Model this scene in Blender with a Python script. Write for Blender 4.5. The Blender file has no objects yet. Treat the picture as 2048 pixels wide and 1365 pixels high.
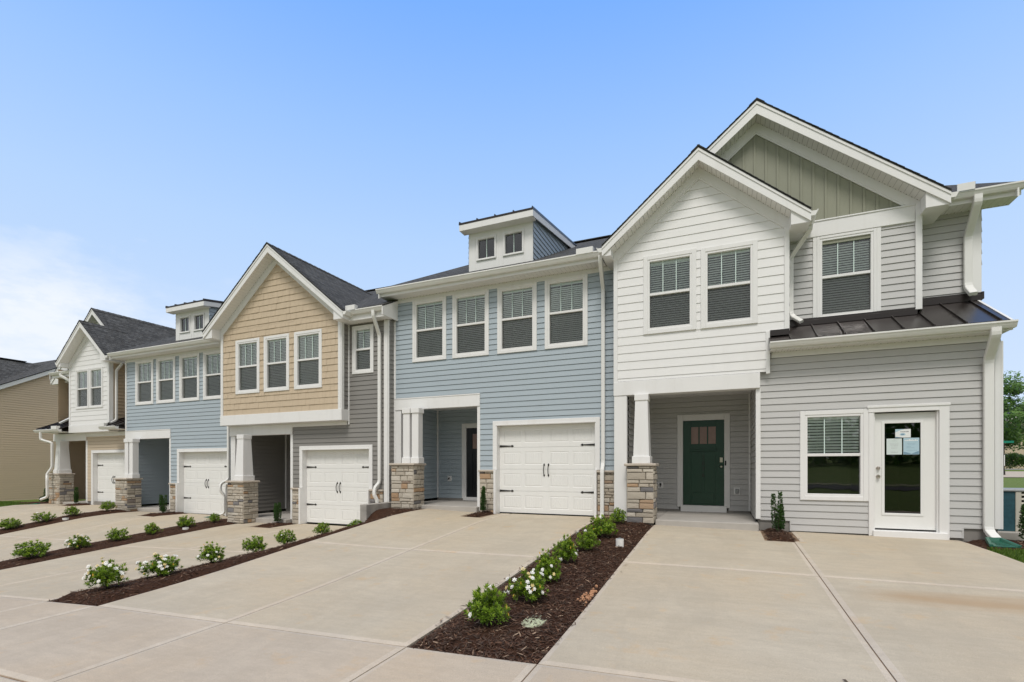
SKYG = [(0.0, (.69, .80, .96)), (.23, (.59, .745, .99)), (.40, (.48, .685, 1.01)), (.54, (.35, .585, 1.03)), (.68, (.21, .46, 1.07)), (1.0, (.12, .33, .95))]; SKYN = .11; SKYMIX = .9; CLOUD = (.87, .91, .97); SKYSTR = 1.0; SUNSTR = 2.0; SUNANG = 18; EXPO = 0.08
CLB1 = (.46, .49, .54); CLB2 = (.82, .83, .84)  # tones of the unseen cloud added behind the camera
import bpy, bmesh, math, random
from mathutils import Vector, Matrix, noise
C = bpy.context.scene.collection
R = random.Random(7)
# ------------------------------------------------------------------ materials
MT = {}
def nodes(name):
    m = bpy.data.materials.new(name); m.use_nodes = True; MT[name] = m
    nt = m.node_tree; b = nt.nodes['Principled BSDF']
    return m, nt, b
def N(nt, t, **k):
    n = nt.nodes.new(t)
    for a, v in k.items():
        if a in n.inputs.keys(): n.inputs[a].default_value = v
        else: setattr(n, a, v)
    return n
def mix(nt, fac, a, b, mode='MIX'):
    n = nt.nodes.new('ShaderNodeMix'); n.data_type = 'RGBA'; n.blend_type = mode
    for i, v in ((0, fac), (6, a), (7, b)):
        if hasattr(v, 'links'): nt.links.new(v, n.inputs[i])
        elif isinstance(v, (int, float)): n.inputs[i].default_value = v
        else: n.inputs[i].default_value = (*v, 1)
    return n.outputs[2]
def ramp(nt, src, stops):
    n = nt.nodes.new('ShaderNodeValToRGB'); nt.links.new(src, n.inputs[0])
    e = n.color_ramp.elements
    while len(e) < len(stops): e.new(0.5)
    for el, (p, c) in zip(e, stops):
        el.position = p; el.color = (c, c, c, 1) if isinstance(c, (int, float)) else (*c, 1)
    return n.outputs[0]
def coord(nt, scale=(1, 1, 1), kind='Object', rot=(0, 0, 0)):
    tc = nt.nodes.new('ShaderNodeTexCoord'); mp = nt.nodes.new('ShaderNodeMapping')
    nt.links.new(tc.outputs[kind], mp.inputs[0]); mp.inputs['Scale'].default_value = scale; mp.inputs['Rotation'].default_value = rot
    return mp.outputs[0]
def nz(nt, vec, scale, detail=4, rough=0.55):
    n = nt.nodes.new('ShaderNodeTexNoise'); nt.links.new(vec, n.inputs['Vector'])
    n.inputs['Scale'].default_value = scale; n.inputs['Detail'].default_value = detail; n.inputs['Roughness'].default_value = rough
    return n.outputs[0]
def bump(nt, b, h, strength, dist=0.01):
    n = nt.nodes.new('ShaderNodeBump'); nt.links.new(h, n.inputs['Height'])
    n.inputs['Strength'].default_value = strength; n.inputs['Distance'].default_value = dist
    nt.links.new(n.outputs[0], b.inputs['Normal'])
def flat(name, col, rough=0.55, var=0.06, sc=1.3, bs=0.0, bscale=60, stretch=(1, 1, 1), metal=0.0, dirt=0.0):
    m, nt, b = nodes(name)
    v = coord(nt, stretch)
    n1 = nz(nt, v, sc, 5); n2 = nz(nt, v, sc * 17, 3)
    lo = tuple(c * (1 - var) for c in col); hi = tuple(min(1, c * (1 + var)) for c in col)
    f = ramp(nt, n1, [(0.3, 0), (0.7, 1)])
    c = mix(nt, f, lo, hi)
    c = mix(nt, 0.25, c, mix(nt, n2, lo, hi))
    if dirt:
        n3 = nz(nt, coord(nt, (3, 3, .5)), 2.2, 6)
        c = mix(nt, ramp(nt, n3, [(0.52, 0), (0.8, dirt)]), c, (0.32, 0.27, 0.2))
    nt.links.new(c, b.inputs['Base Color'])
    b.inputs['Roughness'].default_value = rough; b.inputs['Metallic'].default_value = metal
    if bs: bump(nt, b, nz(nt, coord(nt, stretch), bscale, 3), bs, 0.004)
    return m
flat('white_trim', (.79, .785, .775), .45, .02, 1.1, .15, 40, dirt=.10)
flat('white_siding', (.80, .795, .785), .5, .025, 1.5, .35, 30, (.25, 1, 4), dirt=.05)
flat('white_gutter', (.78, .775, .75), .3, .02, 2, dirt=.12)
flat('white_door', (.80, .80, .78), .38, .015, 1.2, .12, 90, (4, 1, .4), dirt=.05)
flat('soffit_white', (.76, .75, .73), .55, .02)
flat('soffit_gap', (.22, .21, .2), .8, .02)
flat('blue_siding', (.385, .448, .492), .5, .035, .8, .3, 40, (.2, 1, 5), dirt=.04)
flat('grey_siding', (.52, .515, .505), .5, .03, .8, .3, 40, (.2, 1, 5), dirt=.06)
flat('charcoal_siding', (.235, .225, .21), .5, .04, .8, .3, 40, (.2, 1, 5))
flat('tan_siding', (.56, .46, .34), .5, .03, .8, .3, 40, (.2, 1, 5))
flat('tan_shake', (.565, .455, .325), .6, .05, 3, .6, 70, (5, 1, .5))
flat('beige_siding', (.74, .575, .40), .5, .03, .8, .3, 40, (.2, 1, 5))
flat('green_panel', (.27, .275, .205), .6, .03, 1, .3, 60)
flat('bronze_metal', (.032, .026, .024), .32, .15, 1.5, metal=.3)
flat('iron_black', (.018, .015, .014), .45, .1)
flat('foundation', (.25, .235, .215), .9, .15, 4, .5, 40)
flat('slab_concrete', (.42, .395, .36), .85, .1, 3, .3, 60)
flat('wall_concrete', (.36, .34, .31), .9, .3, 3.5, .9, 30, dirt=.6)
flat('stone_cap', (.50, .44, .37), .85, .12, 6, .7, 40)
flat('mortar', (.20, .18, .155), .95, .15, 20, .5, 60)
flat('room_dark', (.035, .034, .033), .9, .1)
flat('blind', (.90, .92, .89), .5, .02)
flat('muntin', (.62, .74, .70), .4, .02)
flat('green_door', (.008, .055, .032), .3, .08, 2, .1, 50)
flat('dark_door', (.01, .012, .016), .3, .05)
flat('nickel', (.55, .50, .44), .28, .05, metal=1)
flat('rubber_black', (.012, .012, .012), .7, .1)
flat('green_plastic', (.025, .13, .085), .4, .12, 8)
flat('pvc_white', (.78, .77, .74), .4, .05, 10)
flat('valve_lid', (.52, .55, .38), .6, .2, 12, .8, 60)
flat('clay', (.46, .24, .13), .95, .2, 10, .8, 50)
flat('rock', (.62, .60, .56), .85, .15, 8, .8, 40)
flat('ac_beige', (.55, .52, .44), .5, .05)
flat('ac_coil', (.02, .075, .095), .5, .3, 20)
flat('ac_grey', (.33, .34, .34), .5, .06)
flat('bark', (.10, .075, .055), .9, .3, 8, .8, 30)
flat('car_black', (.015, .015, .017), .2, .05)
flat('car_glass', (.02, .025, .03), .1, .02)
flat('rim', (.5, .5, .5), .35, .05, metal=.6)
flat('sign_green', (.0, .20, .13), .5, .03)
flat('petal_white', (.86, .85, .80), .6, .04)
flat('petal_cream', (.80, .66, .32), .6, .12)
flat('leaf_yellow', (.62, .36, .05), .5, .15)
flat('paper_white', (.78, .80, .79), .6, .02)
flat('paper_blue', (.42, .58, .66), .6, .05, 8)
flat('paper_navy', (.18, .30, .40), .6, .02)
flat('paper_pale', (.62, .70, .68), .6, .03)
flat('ink_grey', (.18, .18, .19), .7, .02)
flat('asphalt', (.06, .058, .055), .9, .2, 3, .6, 80)

def leafmat(name, c1, c2, c3, trans=0.25):
    m, nt, b = nodes(name)
    at = nt.nodes.new('ShaderNodeAttribute'); at.attribute_name = 'tint'
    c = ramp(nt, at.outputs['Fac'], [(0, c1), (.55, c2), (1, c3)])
    nt.links.new(c, b.inputs['Base Color']); b.inputs['Roughness'].default_value = .42
    tr = nt.nodes.new('ShaderNodeBsdfTranslucent'); nt.links.new(c, tr.inputs[0])
    mx = nt.nodes.new('ShaderNodeMixShader'); mx.inputs[0].default_value = trans
    nt.links.new(b.outputs[0], mx.inputs[1]); nt.links.new(tr.outputs[0], mx.inputs[2])
    nt.links.new(mx.outputs[0], nt.nodes['Material Output'].inputs[0])
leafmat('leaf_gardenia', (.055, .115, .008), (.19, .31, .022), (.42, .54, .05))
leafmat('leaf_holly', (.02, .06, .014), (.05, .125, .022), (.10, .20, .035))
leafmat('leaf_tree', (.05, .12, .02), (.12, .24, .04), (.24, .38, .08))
leafmat('grass_blade', (.045, .10, .01), (.09, .17, .015), (.17, .24, .04))

def concrete(name, base, stain=False):
    m, nt, b = nodes(name)
    v = coord(nt, (.35, 1.6, 1)); v2 = coord(nt)
    a = nz(nt, v, 1.6, 8, .68); a2 = nz(nt, v2, .55, 4); fine = nz(nt, v2, 190, 2); mid = nz(nt, coord(nt, (.25, 5, 1)), 5, 5, .65)
    c = mix(nt, ramp(nt, a, [(.32, 0), (.68, 1)]), tuple(x * .82 for x in base), tuple(min(1, x * 1.12) for x in base))
    c = mix(nt, ramp(nt, a2, [(.40, 0), (.66, .75)]), c, (base[0] * 1.02, base[1] * .91, base[2] * .76))
    c = mix(nt, ramp(nt, mid, [(.35, .0), (.75, .35)]), c, tuple(min(1, x * 1.14) for x in base))
    c = mix(nt, .42, c, mix(nt, ramp(nt, fine, [(.38, 0), (.62, 1)]), tuple(x * .68 for x in base), tuple(min(1, x * 1.28) for x in base)))
    pt = nz(nt, coord(nt, (.5, 1.3, 1)), 9, 7, .75); c = mix(nt, ramp(nt, pt, [(.38, .26), (.54, 0)]), c, tuple(x * .76 for x in base)); c = mix(nt, ramp(nt, pt, [(.54, 0), (.68, .22)]), c, tuple(min(1, x * 1.2) for x in base))
    wet = nz(nt, coord(nt, (1.4, .5, 1)), .9, 7, .65); c = mix(nt, ramp(nt, wet, [(.48, 0), (.56, .34), (.62, .12), (.78, .40)]), c, (base[0] * .80, base[1] * .79, base[2] * .78))
    sp1 = nz(nt, v2, 60, 2, .5); c = mix(nt, ramp(nt, sp1, [(.70, 0), (.76, .5)]), c, tuple(x * .5 for x in base))
    # small rust / clay blotches
    n4 = nz(nt, v2, 3.1, 5, .6)
    c = mix(nt, ramp(nt, n4, [(.60, 0), (.76, .5)]), c, (.56, .37, .19))
    if stain:
        sp = nt.nodes.new('ShaderNodeSeparateXYZ'); nt.links.new(coord(nt), sp.inputs[0])
        wob = nz(nt, coord(nt, (.5, 2.5, 1)), 1.8, 5)
        ad = N(nt, 'ShaderNodeMath', operation='MULTIPLY_ADD'); nt.links.new(wob, ad.inputs[0]); ad.inputs[1].default_value = .55; nt.links.new(sp.outputs[1], ad.inputs[2])
        r1 = ramp(nt, N_map(nt, ad.outputs[0], 5.6, 7.6), [(.32, 0), (.50, .75), (.60, .45), (.72, 0)])
        r2 = ramp(nt, N_map(nt, sp.outputs[0], 1.2, 2.6), [(0, 0), (.4, 1)])
        mu = N(nt, 'ShaderNodeMath', operation='MULTIPLY'); nt.links.new(r1, mu.inputs[0]); nt.links.new(r2, mu.inputs[1])
        c = mix(nt, mu.outputs[0], c, (.40, .27, .15))
    nt.links.new(c, b.inputs['Base Color']); b.inputs['Roughness'].default_value = .88
    bm = N(nt, 'ShaderNodeMath', operation='MULTIPLY_ADD'); nt.links.new(fine, bm.inputs[0]); bm.inputs[1].default_value = .6; nt.links.new(nz(nt, coord(nt, (2, 90, 1)), 3, 2), bm.inputs[2])
    bump(nt, b, bm.outputs[0], .25, .003)
def N_map(nt, src, a, b):
    n = nt.nodes.new('ShaderNodeMapRange'); nt.links.new(src, n.inputs[0]); n.inputs[1].default_value = a; n.inputs[2].default_value = b
    return n.outputs[0]
concrete('drive_concrete', (.50, .435, .335))
concrete('drive_concrete_stained', (.50, .435, .335), True)
concrete('apron_concrete', (.51, .43, .335))
concrete('tooled_edge', (.555, .485, .395))
flat('joint_dirt', (.24, .16, .10), .95, .3, 5)

def shingle(name, c1, c2, c3):
    m, nt, b = nodes(name)
    tc = nt.nodes.new('ShaderNodeTexCoord')
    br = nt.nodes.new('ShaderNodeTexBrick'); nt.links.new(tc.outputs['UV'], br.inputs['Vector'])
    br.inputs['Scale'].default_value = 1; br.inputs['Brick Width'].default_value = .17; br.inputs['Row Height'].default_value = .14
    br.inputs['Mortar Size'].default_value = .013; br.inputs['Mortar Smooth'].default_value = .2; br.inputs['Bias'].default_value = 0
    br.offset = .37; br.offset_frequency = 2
    br.inputs['Color1'].default_value = (*c1, 1); br.inputs['Color2'].default_value = (*c2, 1); br.inputs['Mortar'].default_value = (c1[0] * .4, c1[1] * .4, c1[2] * .4, 1)  # dark mortar tone paints shadow lines along the shingle rows
    n1 = nz(nt, tc.outputs['UV'], 1.1, 4); n2 = nz(nt, tc.outputs['UV'], 5, 3); n3 = nz(nt, tc.outputs['UV'], 220, 2)
    c = mix(nt, ramp(nt, n2, [(.45, 0), (.7, .4)]), br.outputs['Color'], c3)
    c = mix(nt, ramp(nt, n1, [(.35, 0), (.7, .3)]), c, c2)
    st = nt.nodes.new('ShaderNodeMapping'); nt.links.new(tc.outputs['UV'], st.inputs[0]); st.inputs['Scale'].default_value = (1.3, 7.2, 1)
    n4 = nz(nt, st.outputs[0], 1.6, 3, .6); c = mix(nt, ramp(nt, n4, [(.36, .75), (.5, 0)]), c, tuple(x * .55 for x in c1)); c = mix(nt, ramp(nt, n4, [(.54, 0), (.68, .6)]), c, tuple(x * 1.35 for x in c2))
    c = mix(nt, .30, c, mix(nt, ramp(nt, n3, [(.35, 0), (.65, 1)]), tuple(x * .4 for x in c1), tuple(x * 1.8 for x in c2)))
    nt.links.new(c, b.inputs['Base Color']); b.inputs['Roughness'].default_value = .95; b.inputs['Specular IOR Level'].default_value = .15
    h = mix(nt, .35, br.outputs['Fac'], n3)
    bp = nt.nodes.new('ShaderNodeBump'); bp.invert = True; nt.links.new(h, bp.inputs['Height']); bp.inputs['Strength'].default_value = .9; bp.inputs['Distance'].default_value = .012
    nt.links.new(bp.outputs[0], b.inputs['Normal'])
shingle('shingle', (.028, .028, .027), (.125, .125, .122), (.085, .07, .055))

def tinted(name, stops, rough=.9, bs=.8):
    m, nt, b = nodes(name)
    at = nt.nodes.new('ShaderNodeAttribute'); at.attribute_name = 'tint'
    c = ramp(nt, at.outputs['Fac'], stops)
    nn = nz(nt, coord(nt), 30, 5)
    c = mix(nt, ramp(nt, nn, [(.3, 0), (.7, .4)]), c, mix(nt, .5, c, (.30, .27, .23)))
    nt.links.new(c, b.inputs['Base Color']); b.inputs['Roughness'].default_value = rough
    if bs: bump(nt, b, nz(nt, coord(nt), 45, 5), bs, .008)
    for e in nt.nodes:
        if e.type == 'VALTORGB' and len(stops) == len(e.color_ramp.elements): e.color_ramp.interpolation = 'LINEAR'
tinted('ledge_stone', [(0, (.47, .41, .33)), (.25, (.60, .55, .47)), (.45, (.40, .35, .28)), (.62, (.54, .49, .41)), (.83, (.48, .42, .34)), (.86, (.40, .25, .14)), (.92, (.46, .31, .19)), (.94, (.15, .145, .15)), (1, (.23, .22, .225))])
tinted('mulch_chip', [(0, (.025, .012, .008)), (.5, (.078, .034, .018)), (.85, (.17, .082, .046)), (1, (.36, .25, .17))], .9, 0)
MT['mulch_chip'].node_tree.nodes['Principled BSDF'].inputs['Specular IOR Level'].default_value = .15
def mulchmat():
    m, nt, b = nodes('mulch')
    v = coord(nt)
    n1 = nz(nt, coord(nt, (1, 2.6, 1), rot=(0, 0, .5)), 26, 6, .7); n2 = nz(nt, coord(nt, (2.4, 1, 1), rot=(0, 0, -.3)), 34, 6, .7); n3 = nz(nt, v, 1.6, 3)
    c = ramp(nt, n1, [(.3, (.014, .007, .005)), (.5, (.07, .033, .019)), (.66, (.15, .068, .038)), (.78, (.27, .16, .095))])
    c = mix(nt, .45, c, ramp(nt, n2, [(.3, (.012, .007, .006)), (.55, (.06, .032, .022)), (.75, (.16, .10, .07))]))
    c = mix(nt, ramp(nt, n3, [(.4, 0), (.8, .35)]), c, (.085, .042, .027))
    nt.links.new(c, b.inputs['Base Color']); b.inputs['Roughness'].default_value = .95; b.inputs['Specular IOR Level'].default_value = .12
    bump(nt, b, n1, 1.0, .03)
mulchmat()
def grassmat():
    m, nt, b = nodes('grass')
    v = coord(nt)
    n1 = nz(nt, v, 90, 4, .7); n2 = nz(nt, v, .8, 4)
    c = ramp(nt, n1, [(.3, (.06, .11, .010)), (.55, (.13, .20, .018)), (.75, (.24, .28, .06))])
    c = mix(nt, ramp(nt, n2, [(.35, 0), (.7, .45)]), c, (.16, .17, .045))
    nt.links.new(c, b.inputs['Base Color']); b.inputs['Roughness'].default_value = .95
    bump(nt, b, n1, .9, .03)
grassmat()
def glassmat(name, tint, refl=1.0, alpha=0.0):
    m, nt, b = nodes(name)
    nt.nodes.remove(b)
    tr = nt.nodes.new('ShaderNodeBsdfTransparent'); tr.inputs[0].default_value = (*tint, 1)
    gl = nt.nodes.new('ShaderNodeBsdfGlossy'); gl.inputs['Roughness'].default_value = .015; gl.inputs[0].default_value = (1, 1, 1, 1)
    fr = nt.nodes.new('ShaderNodeFresnel'); fr.inputs[0].default_value = 1.5
    bp = nt.nodes.new('ShaderNodeBump'); nt.links.new(nz(nt, coord(nt), 1.7, 2), bp.inputs['Height']); bp.inputs['Strength'].default_value = .06; bp.inputs['Distance'].default_value = .02
    nt.links.new(bp.outputs[0], gl.inputs['Normal']); nt.links.new(bp.outputs[0], fr.inputs['Normal'])
    mu = N(nt, 'ShaderNodeMath', operation='MULTIPLY'); nt.links.new(fr.outputs[0], mu.inputs[0]); mu.inputs[1].default_value = refl
    mx = nt.nodes.new('ShaderNodeMixShader'); nt.links.new(mu.outputs[0], mx.inputs[0]); nt.links.new(tr.outputs[0], mx.inputs[1]); nt.links.new(gl.outputs[0], mx.inputs[2])
    nt.links.new(mx.outputs[0], nt.nodes['Material Output'].inputs[0])
glassmat('glass', (.93, .985, .955), 2.4)
glassmat('door_glass', (.30, .30, .28), 1.9)
m, nt, b = nodes('screen_mesh'); nt.nodes.remove(b)
_t = nt.nodes.new('ShaderNodeBsdfTransparent'); _d = nt.nodes.new('ShaderNodeBsdfDiffuse'); _d.inputs[0].default_value = (.09, .09, .09, 1)
_m = nt.nodes.new('ShaderNodeMixShader'); _m.inputs[0].default_value = .36
nt.links.new(_t.outputs[0], _m.inputs[1]); nt.links.new(_d.outputs[0], _m.inputs[2]); nt.links.new(_m.outputs[0], nt.nodes['Material Output'].inputs[0])
flat('frosted_lite', (.30, .20, .17), .25, .15, 6)

# ------------------------------------------------------------------ mesh builder
ROOT = [Vector((0, 0, 0))]
class MB:
    def __init__(s): s.v = []; s.f = []; s.mi = []; s.t = []; s.uv = []; s.cur = 0; s.tint = 0.0; s.hasuv = False
    def face(s, pts, uv=None):
        n = len(s.v); s.v += [tuple(p) for p in pts]; s.f.append(tuple(range(n, n + len(pts)))); s.mi.append(s.cur); s.t.append(s.tint)
        if uv: s.hasuv = True
        s.uv.append(uv)
    def solid(s, vs, fs):
        n = len(s.v); s.v += [tuple(p) for p in vs]
        for f in fs: s.f.append(tuple(n + i for i in f)); s.mi.append(s.cur); s.t.append(s.tint); s.uv.append(None)
    def box(s, x0, x1, y0, y1, z0, z1):
        vs = [(x, y, z) for x in (x0, x1) for y in (y0, y1) for z in (z0, z1)]
        s.solid(vs, [(0, 1, 3, 2), (4, 6, 7, 5), (0, 4, 5, 1), (2, 3, 7, 6), (0, 2, 6, 4), (1, 5, 7, 3)])
    def bbox(s, x0, x1, y0, y1, z0, z1, r=.004):
        # chamfered box
        bm = bmesh.new(); bmesh.ops.create_cube(bm, size=1)
        for v in bm.verts: v.co = Vector((x0 if v.co.x < 0 else x1, y0 if v.co.y < 0 else y1, z0 if v.co.z < 0 else z1))
        bmesh.ops.bevel(bm, geom=bm.edges[:], offset=r, segments=1, affect='EDGES', clamp_overlap=True)
        s.bm(bm)
    def bm(s, bm):
        bm.verts.index_update()
        s.solid([v.co.copy() for v in bm.verts], [[v.index for v in f.verts] for f in bm.faces]); bm.free()
    def prism(s, poly, axis, a, b):
        # poly: 2D points in the two other axes (order x,y,z without axis); extrude a..b
        def P(p, t):
            if axis == 'x': return (t, p[0], p[1])
            if axis == 'y': return (p[0], t, p[1])
            return (p[0], p[1], t)
        n = len(poly); vs = [P(p, a) for p in poly] + [P(p, b) for p in poly]
        s.solid(vs, [tuple(range(n)), tuple(range(2 * n - 1, n - 1, -1))] + [(i, i + n, (i + 1) % n + n, (i + 1) % n) for i in range(n)])
    def sweep(s, path, w, d, wax=Vector((1, 0, 0)), sec=None):
        path = [Vector(p) for p in path]; rings = []
        sec = sec or [(-w / 2, -d / 2), (w / 2, -d / 2), (w / 2, d / 2), (-w / 2, d / 2)]
        for i, p in enumerate(path):
            a = (path[i] - path[i - 1]).normalized() if i else None; c = (path[i + 1] - path[i]).normalized() if i < len(path) - 1 else None
            t = (a + c).normalized() if a and c else (a or c)
            wx = (wax - t * wax.dot(t)).normalized(); nx = t.cross(wx)
            k = 1 / max(.5, math.sqrt((1 + a.dot(c)) / 2)) if a and c else 1
            rings.append([p + wx * u + nx * v * k for u, v in sec])
        n = len(sec); vs = [q for r in rings for q in r]; fs = []
        for i in range(len(rings) - 1):
            for j in range(n): fs.append((i * n + j, i * n + (j + 1) % n, (i + 1) * n + (j + 1) % n, (i + 1) * n + j))
        fs += [tuple(range(n - 1, -1, -1)), tuple(range((len(rings) - 1) * n, len(rings) * n))]
        s.solid(vs, fs)
    def tube(s, path, radii, n=8):
        path = [Vector(p) for p in path]; rings = []
        for i, p in enumerate(path):
            t = (path[min(i + 1, len(path) - 1)] - path[max(i - 1, 0)]).normalized()
            u = t.orthogonal().normalized(); w = t.cross(u); r = radii[i] if isinstance(radii, (list, tuple)) else radii
            rings.append([p + (u * math.cos(6.2832 * k / n) + w * math.sin(6.2832 * k / n)) * r for k in range(n)])
        vs = [q for r in rings for q in r]; fs = []
        for i in range(len(rings) - 1):
            for j in range(n): fs.append((i * n + j, i * n + (j + 1) % n, (i + 1) * n + (j + 1) % n, (i + 1) * n + j))
        fs += [tuple(range(n - 1, -1, -1)), tuple(range((len(rings) - 1) * n, len(rings) * n))]
        s.solid(vs, fs)
    def split(s):
        par = list(range(len(s.v)))
        def find(a):
            while par[a] != a: par[a] = par[par[a]]; a = par[a]
            return a
        for f in s.f:
            for i in f[1:]: par[find(i)] = find(f[0])
        key = {}
        for i, v in enumerate(s.v):
            k = tuple(round(c, 4) for c in v)
            if k in key: par[find(i)] = find(key[k])
            else: key[k] = i
        gr = {}
        for n, f in enumerate(s.f): gr.setdefault(find(f[0]), []).append(n)
        bs = []
        for fs in gr.values():
            vs = [s.v[i] for n in fs for i in s.f[n]]; bs.append([fs, [min(c) for c in zip(*vs)], [max(c) for c in zip(*vs)]])
        done = False
        while not done:
            done = True
            for i in range(len(bs)):
                for j in range(i + 1, len(bs)):
                    a, b = bs[i], bs[j]; gap = max(max(a[1][k] - b[2][k], b[1][k] - a[2][k]) for k in range(3))
                    if gap < .25:
                        bs[i] = [a[0] + b[0], [min(x) for x in zip(a[1], b[1])], [max(x) for x in zip(a[2], b[2])]]; bs.pop(j); done = False; break
                if not done: break
        out = []
        for fs, _, _ in bs:
            m = MB(); mp_ = {}
            for n in sorted(fs):
                idx = []
                for i in s.f[n]:
                    if i not in mp_: mp_[i] = len(m.v); m.v.append(s.v[i])
                    idx.append(mp_[i])
                m.f.append(tuple(idx)); m.mi.append(s.mi[n]); m.t.append(s.t[n]); m.uv.append(s.uv[n])
            m.hasuv = s.hasuv; out.append(m)
        return out
    def build(s, name, mats, parent=None, local=None, smooth=False):
        if isinstance(mats, str): mats = [mats]
        if name in ('corner_board', 'eave_return', 'gable_end_wall', 'inside_corner_trim', 'metal_pent_roof', 'rake_board', 'siding_trim', 'window_side_board') and not local:
            return [m._build(name, mats, parent, local, smooth) for m in s.split()][0]
        return s._build(name, mats, parent, local, smooth)
    def _build(s, name, mats, parent=None, local=None, smooth=False):
        off = Vector((0, 0, 0)) if local else (parent_root(parent) if parent else Vector((0, 0, 0)))
        me = bpy.data.meshes.new(name)
        me.from_pydata([tuple(Vector(v) - off) for v in s.v], [], s.f)
        for m in mats: me.materials.append(MT[m])
        me.polygons.foreach_set('material_index', s.mi)
        if smooth: me.polygons.foreach_set('use_smooth', [True] * len(s.f))
        a = me.attributes.new('tint', 'FLOAT', 'FACE'); a.data.foreach_set('value', s.t)
        if s.hasuv:
            l = me.uv_layers.new(name='UVMap'); k = 0
            for f, uv in zip(s.f, s.uv):
                for j in range(len(f)):
                    l.data[k].uv = uv[j] if uv else (0, 0); k += 1
        me.update()
        o = bpy.data.objects.new(name, me); C.objects.link(o)
        if parent: o.parent = parent
        return o
def parent_root(p):
    while p.parent: p = p.parent
    return p.location.copy()
def tag(o, label=None, cat=None, group=None, kind=None):
    if label: o['label'] = label
    if cat: o['category'] = cat
    if group: o['group'] = group
    if kind: o['kind'] = kind
    return o
def thing(name, label, cat, loc, group=None):
    o = bpy.data.objects.new(name, None); C.objects.link(o); o.location = loc; o.empty_display_size = .2
    return tag(o, label, cat, group)
def copy_tree(o, parent=None):
    c = o.copy(); C.objects.link(c); c.parent = parent
    for ch in [x for x in bpy.data.objects if x.parent == o]: copy_tree(ch, c)
    return c

# ------------------------------------------------------------------ ground heights
def lerp(x, pts):
    if x <= pts[0][0]: return pts[0][1]
    for (a, b), (c, d) in zip(pts, pts[1:]):
        if x <= c: return b + (d - b) * (x - a) / (c - a)
    return pts[-1][1]
ZF = [(-40, -3.2), (-26.3, -2.75), (-19.5, -2.5), (-13.2, -2.10), (-9.5, -1.82), (-7.1, -1.69), (-2.54, -1.545), (0, -1.46), (5, -1.40), (12, -1.40)]
ZH = [(-40, -1.6), (-26.3, -1.5), (-21.0, -1.5), (-19.5, -1.57), (-15.0, -1.60), (-13.2, -1.63), (-8.25, -1.64), (-7.1, -1.05), (-5.2, -1.12), (-2.54, -1.12), (-1.33, -1.16), (1, -1.2), (3.7, -1.23), (6, -1.25), (12, -1.3)]
SS = [(3.6, 0), (4.5, .10), (5.2, .20), (7, .52), (8.4, .75), (9.5, .93), (10.4, 1), (60, 1)]
BACK = [(20, 0), (33, .3), (59, .45), (76, .9), (85, 1.15), (120, 1.3), (400, 1.3)]
def G(X, Y):
    zf = lerp(X, ZF); zh = lerp(X, ZH)
    if Y < 3.6: return zf - .03 * min(3.6 - Y, 2.3)
    return zf + (zh - zf) * lerp(Y, SS) + (lerp(Y, BACK) if Y > 20 else 0)

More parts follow.
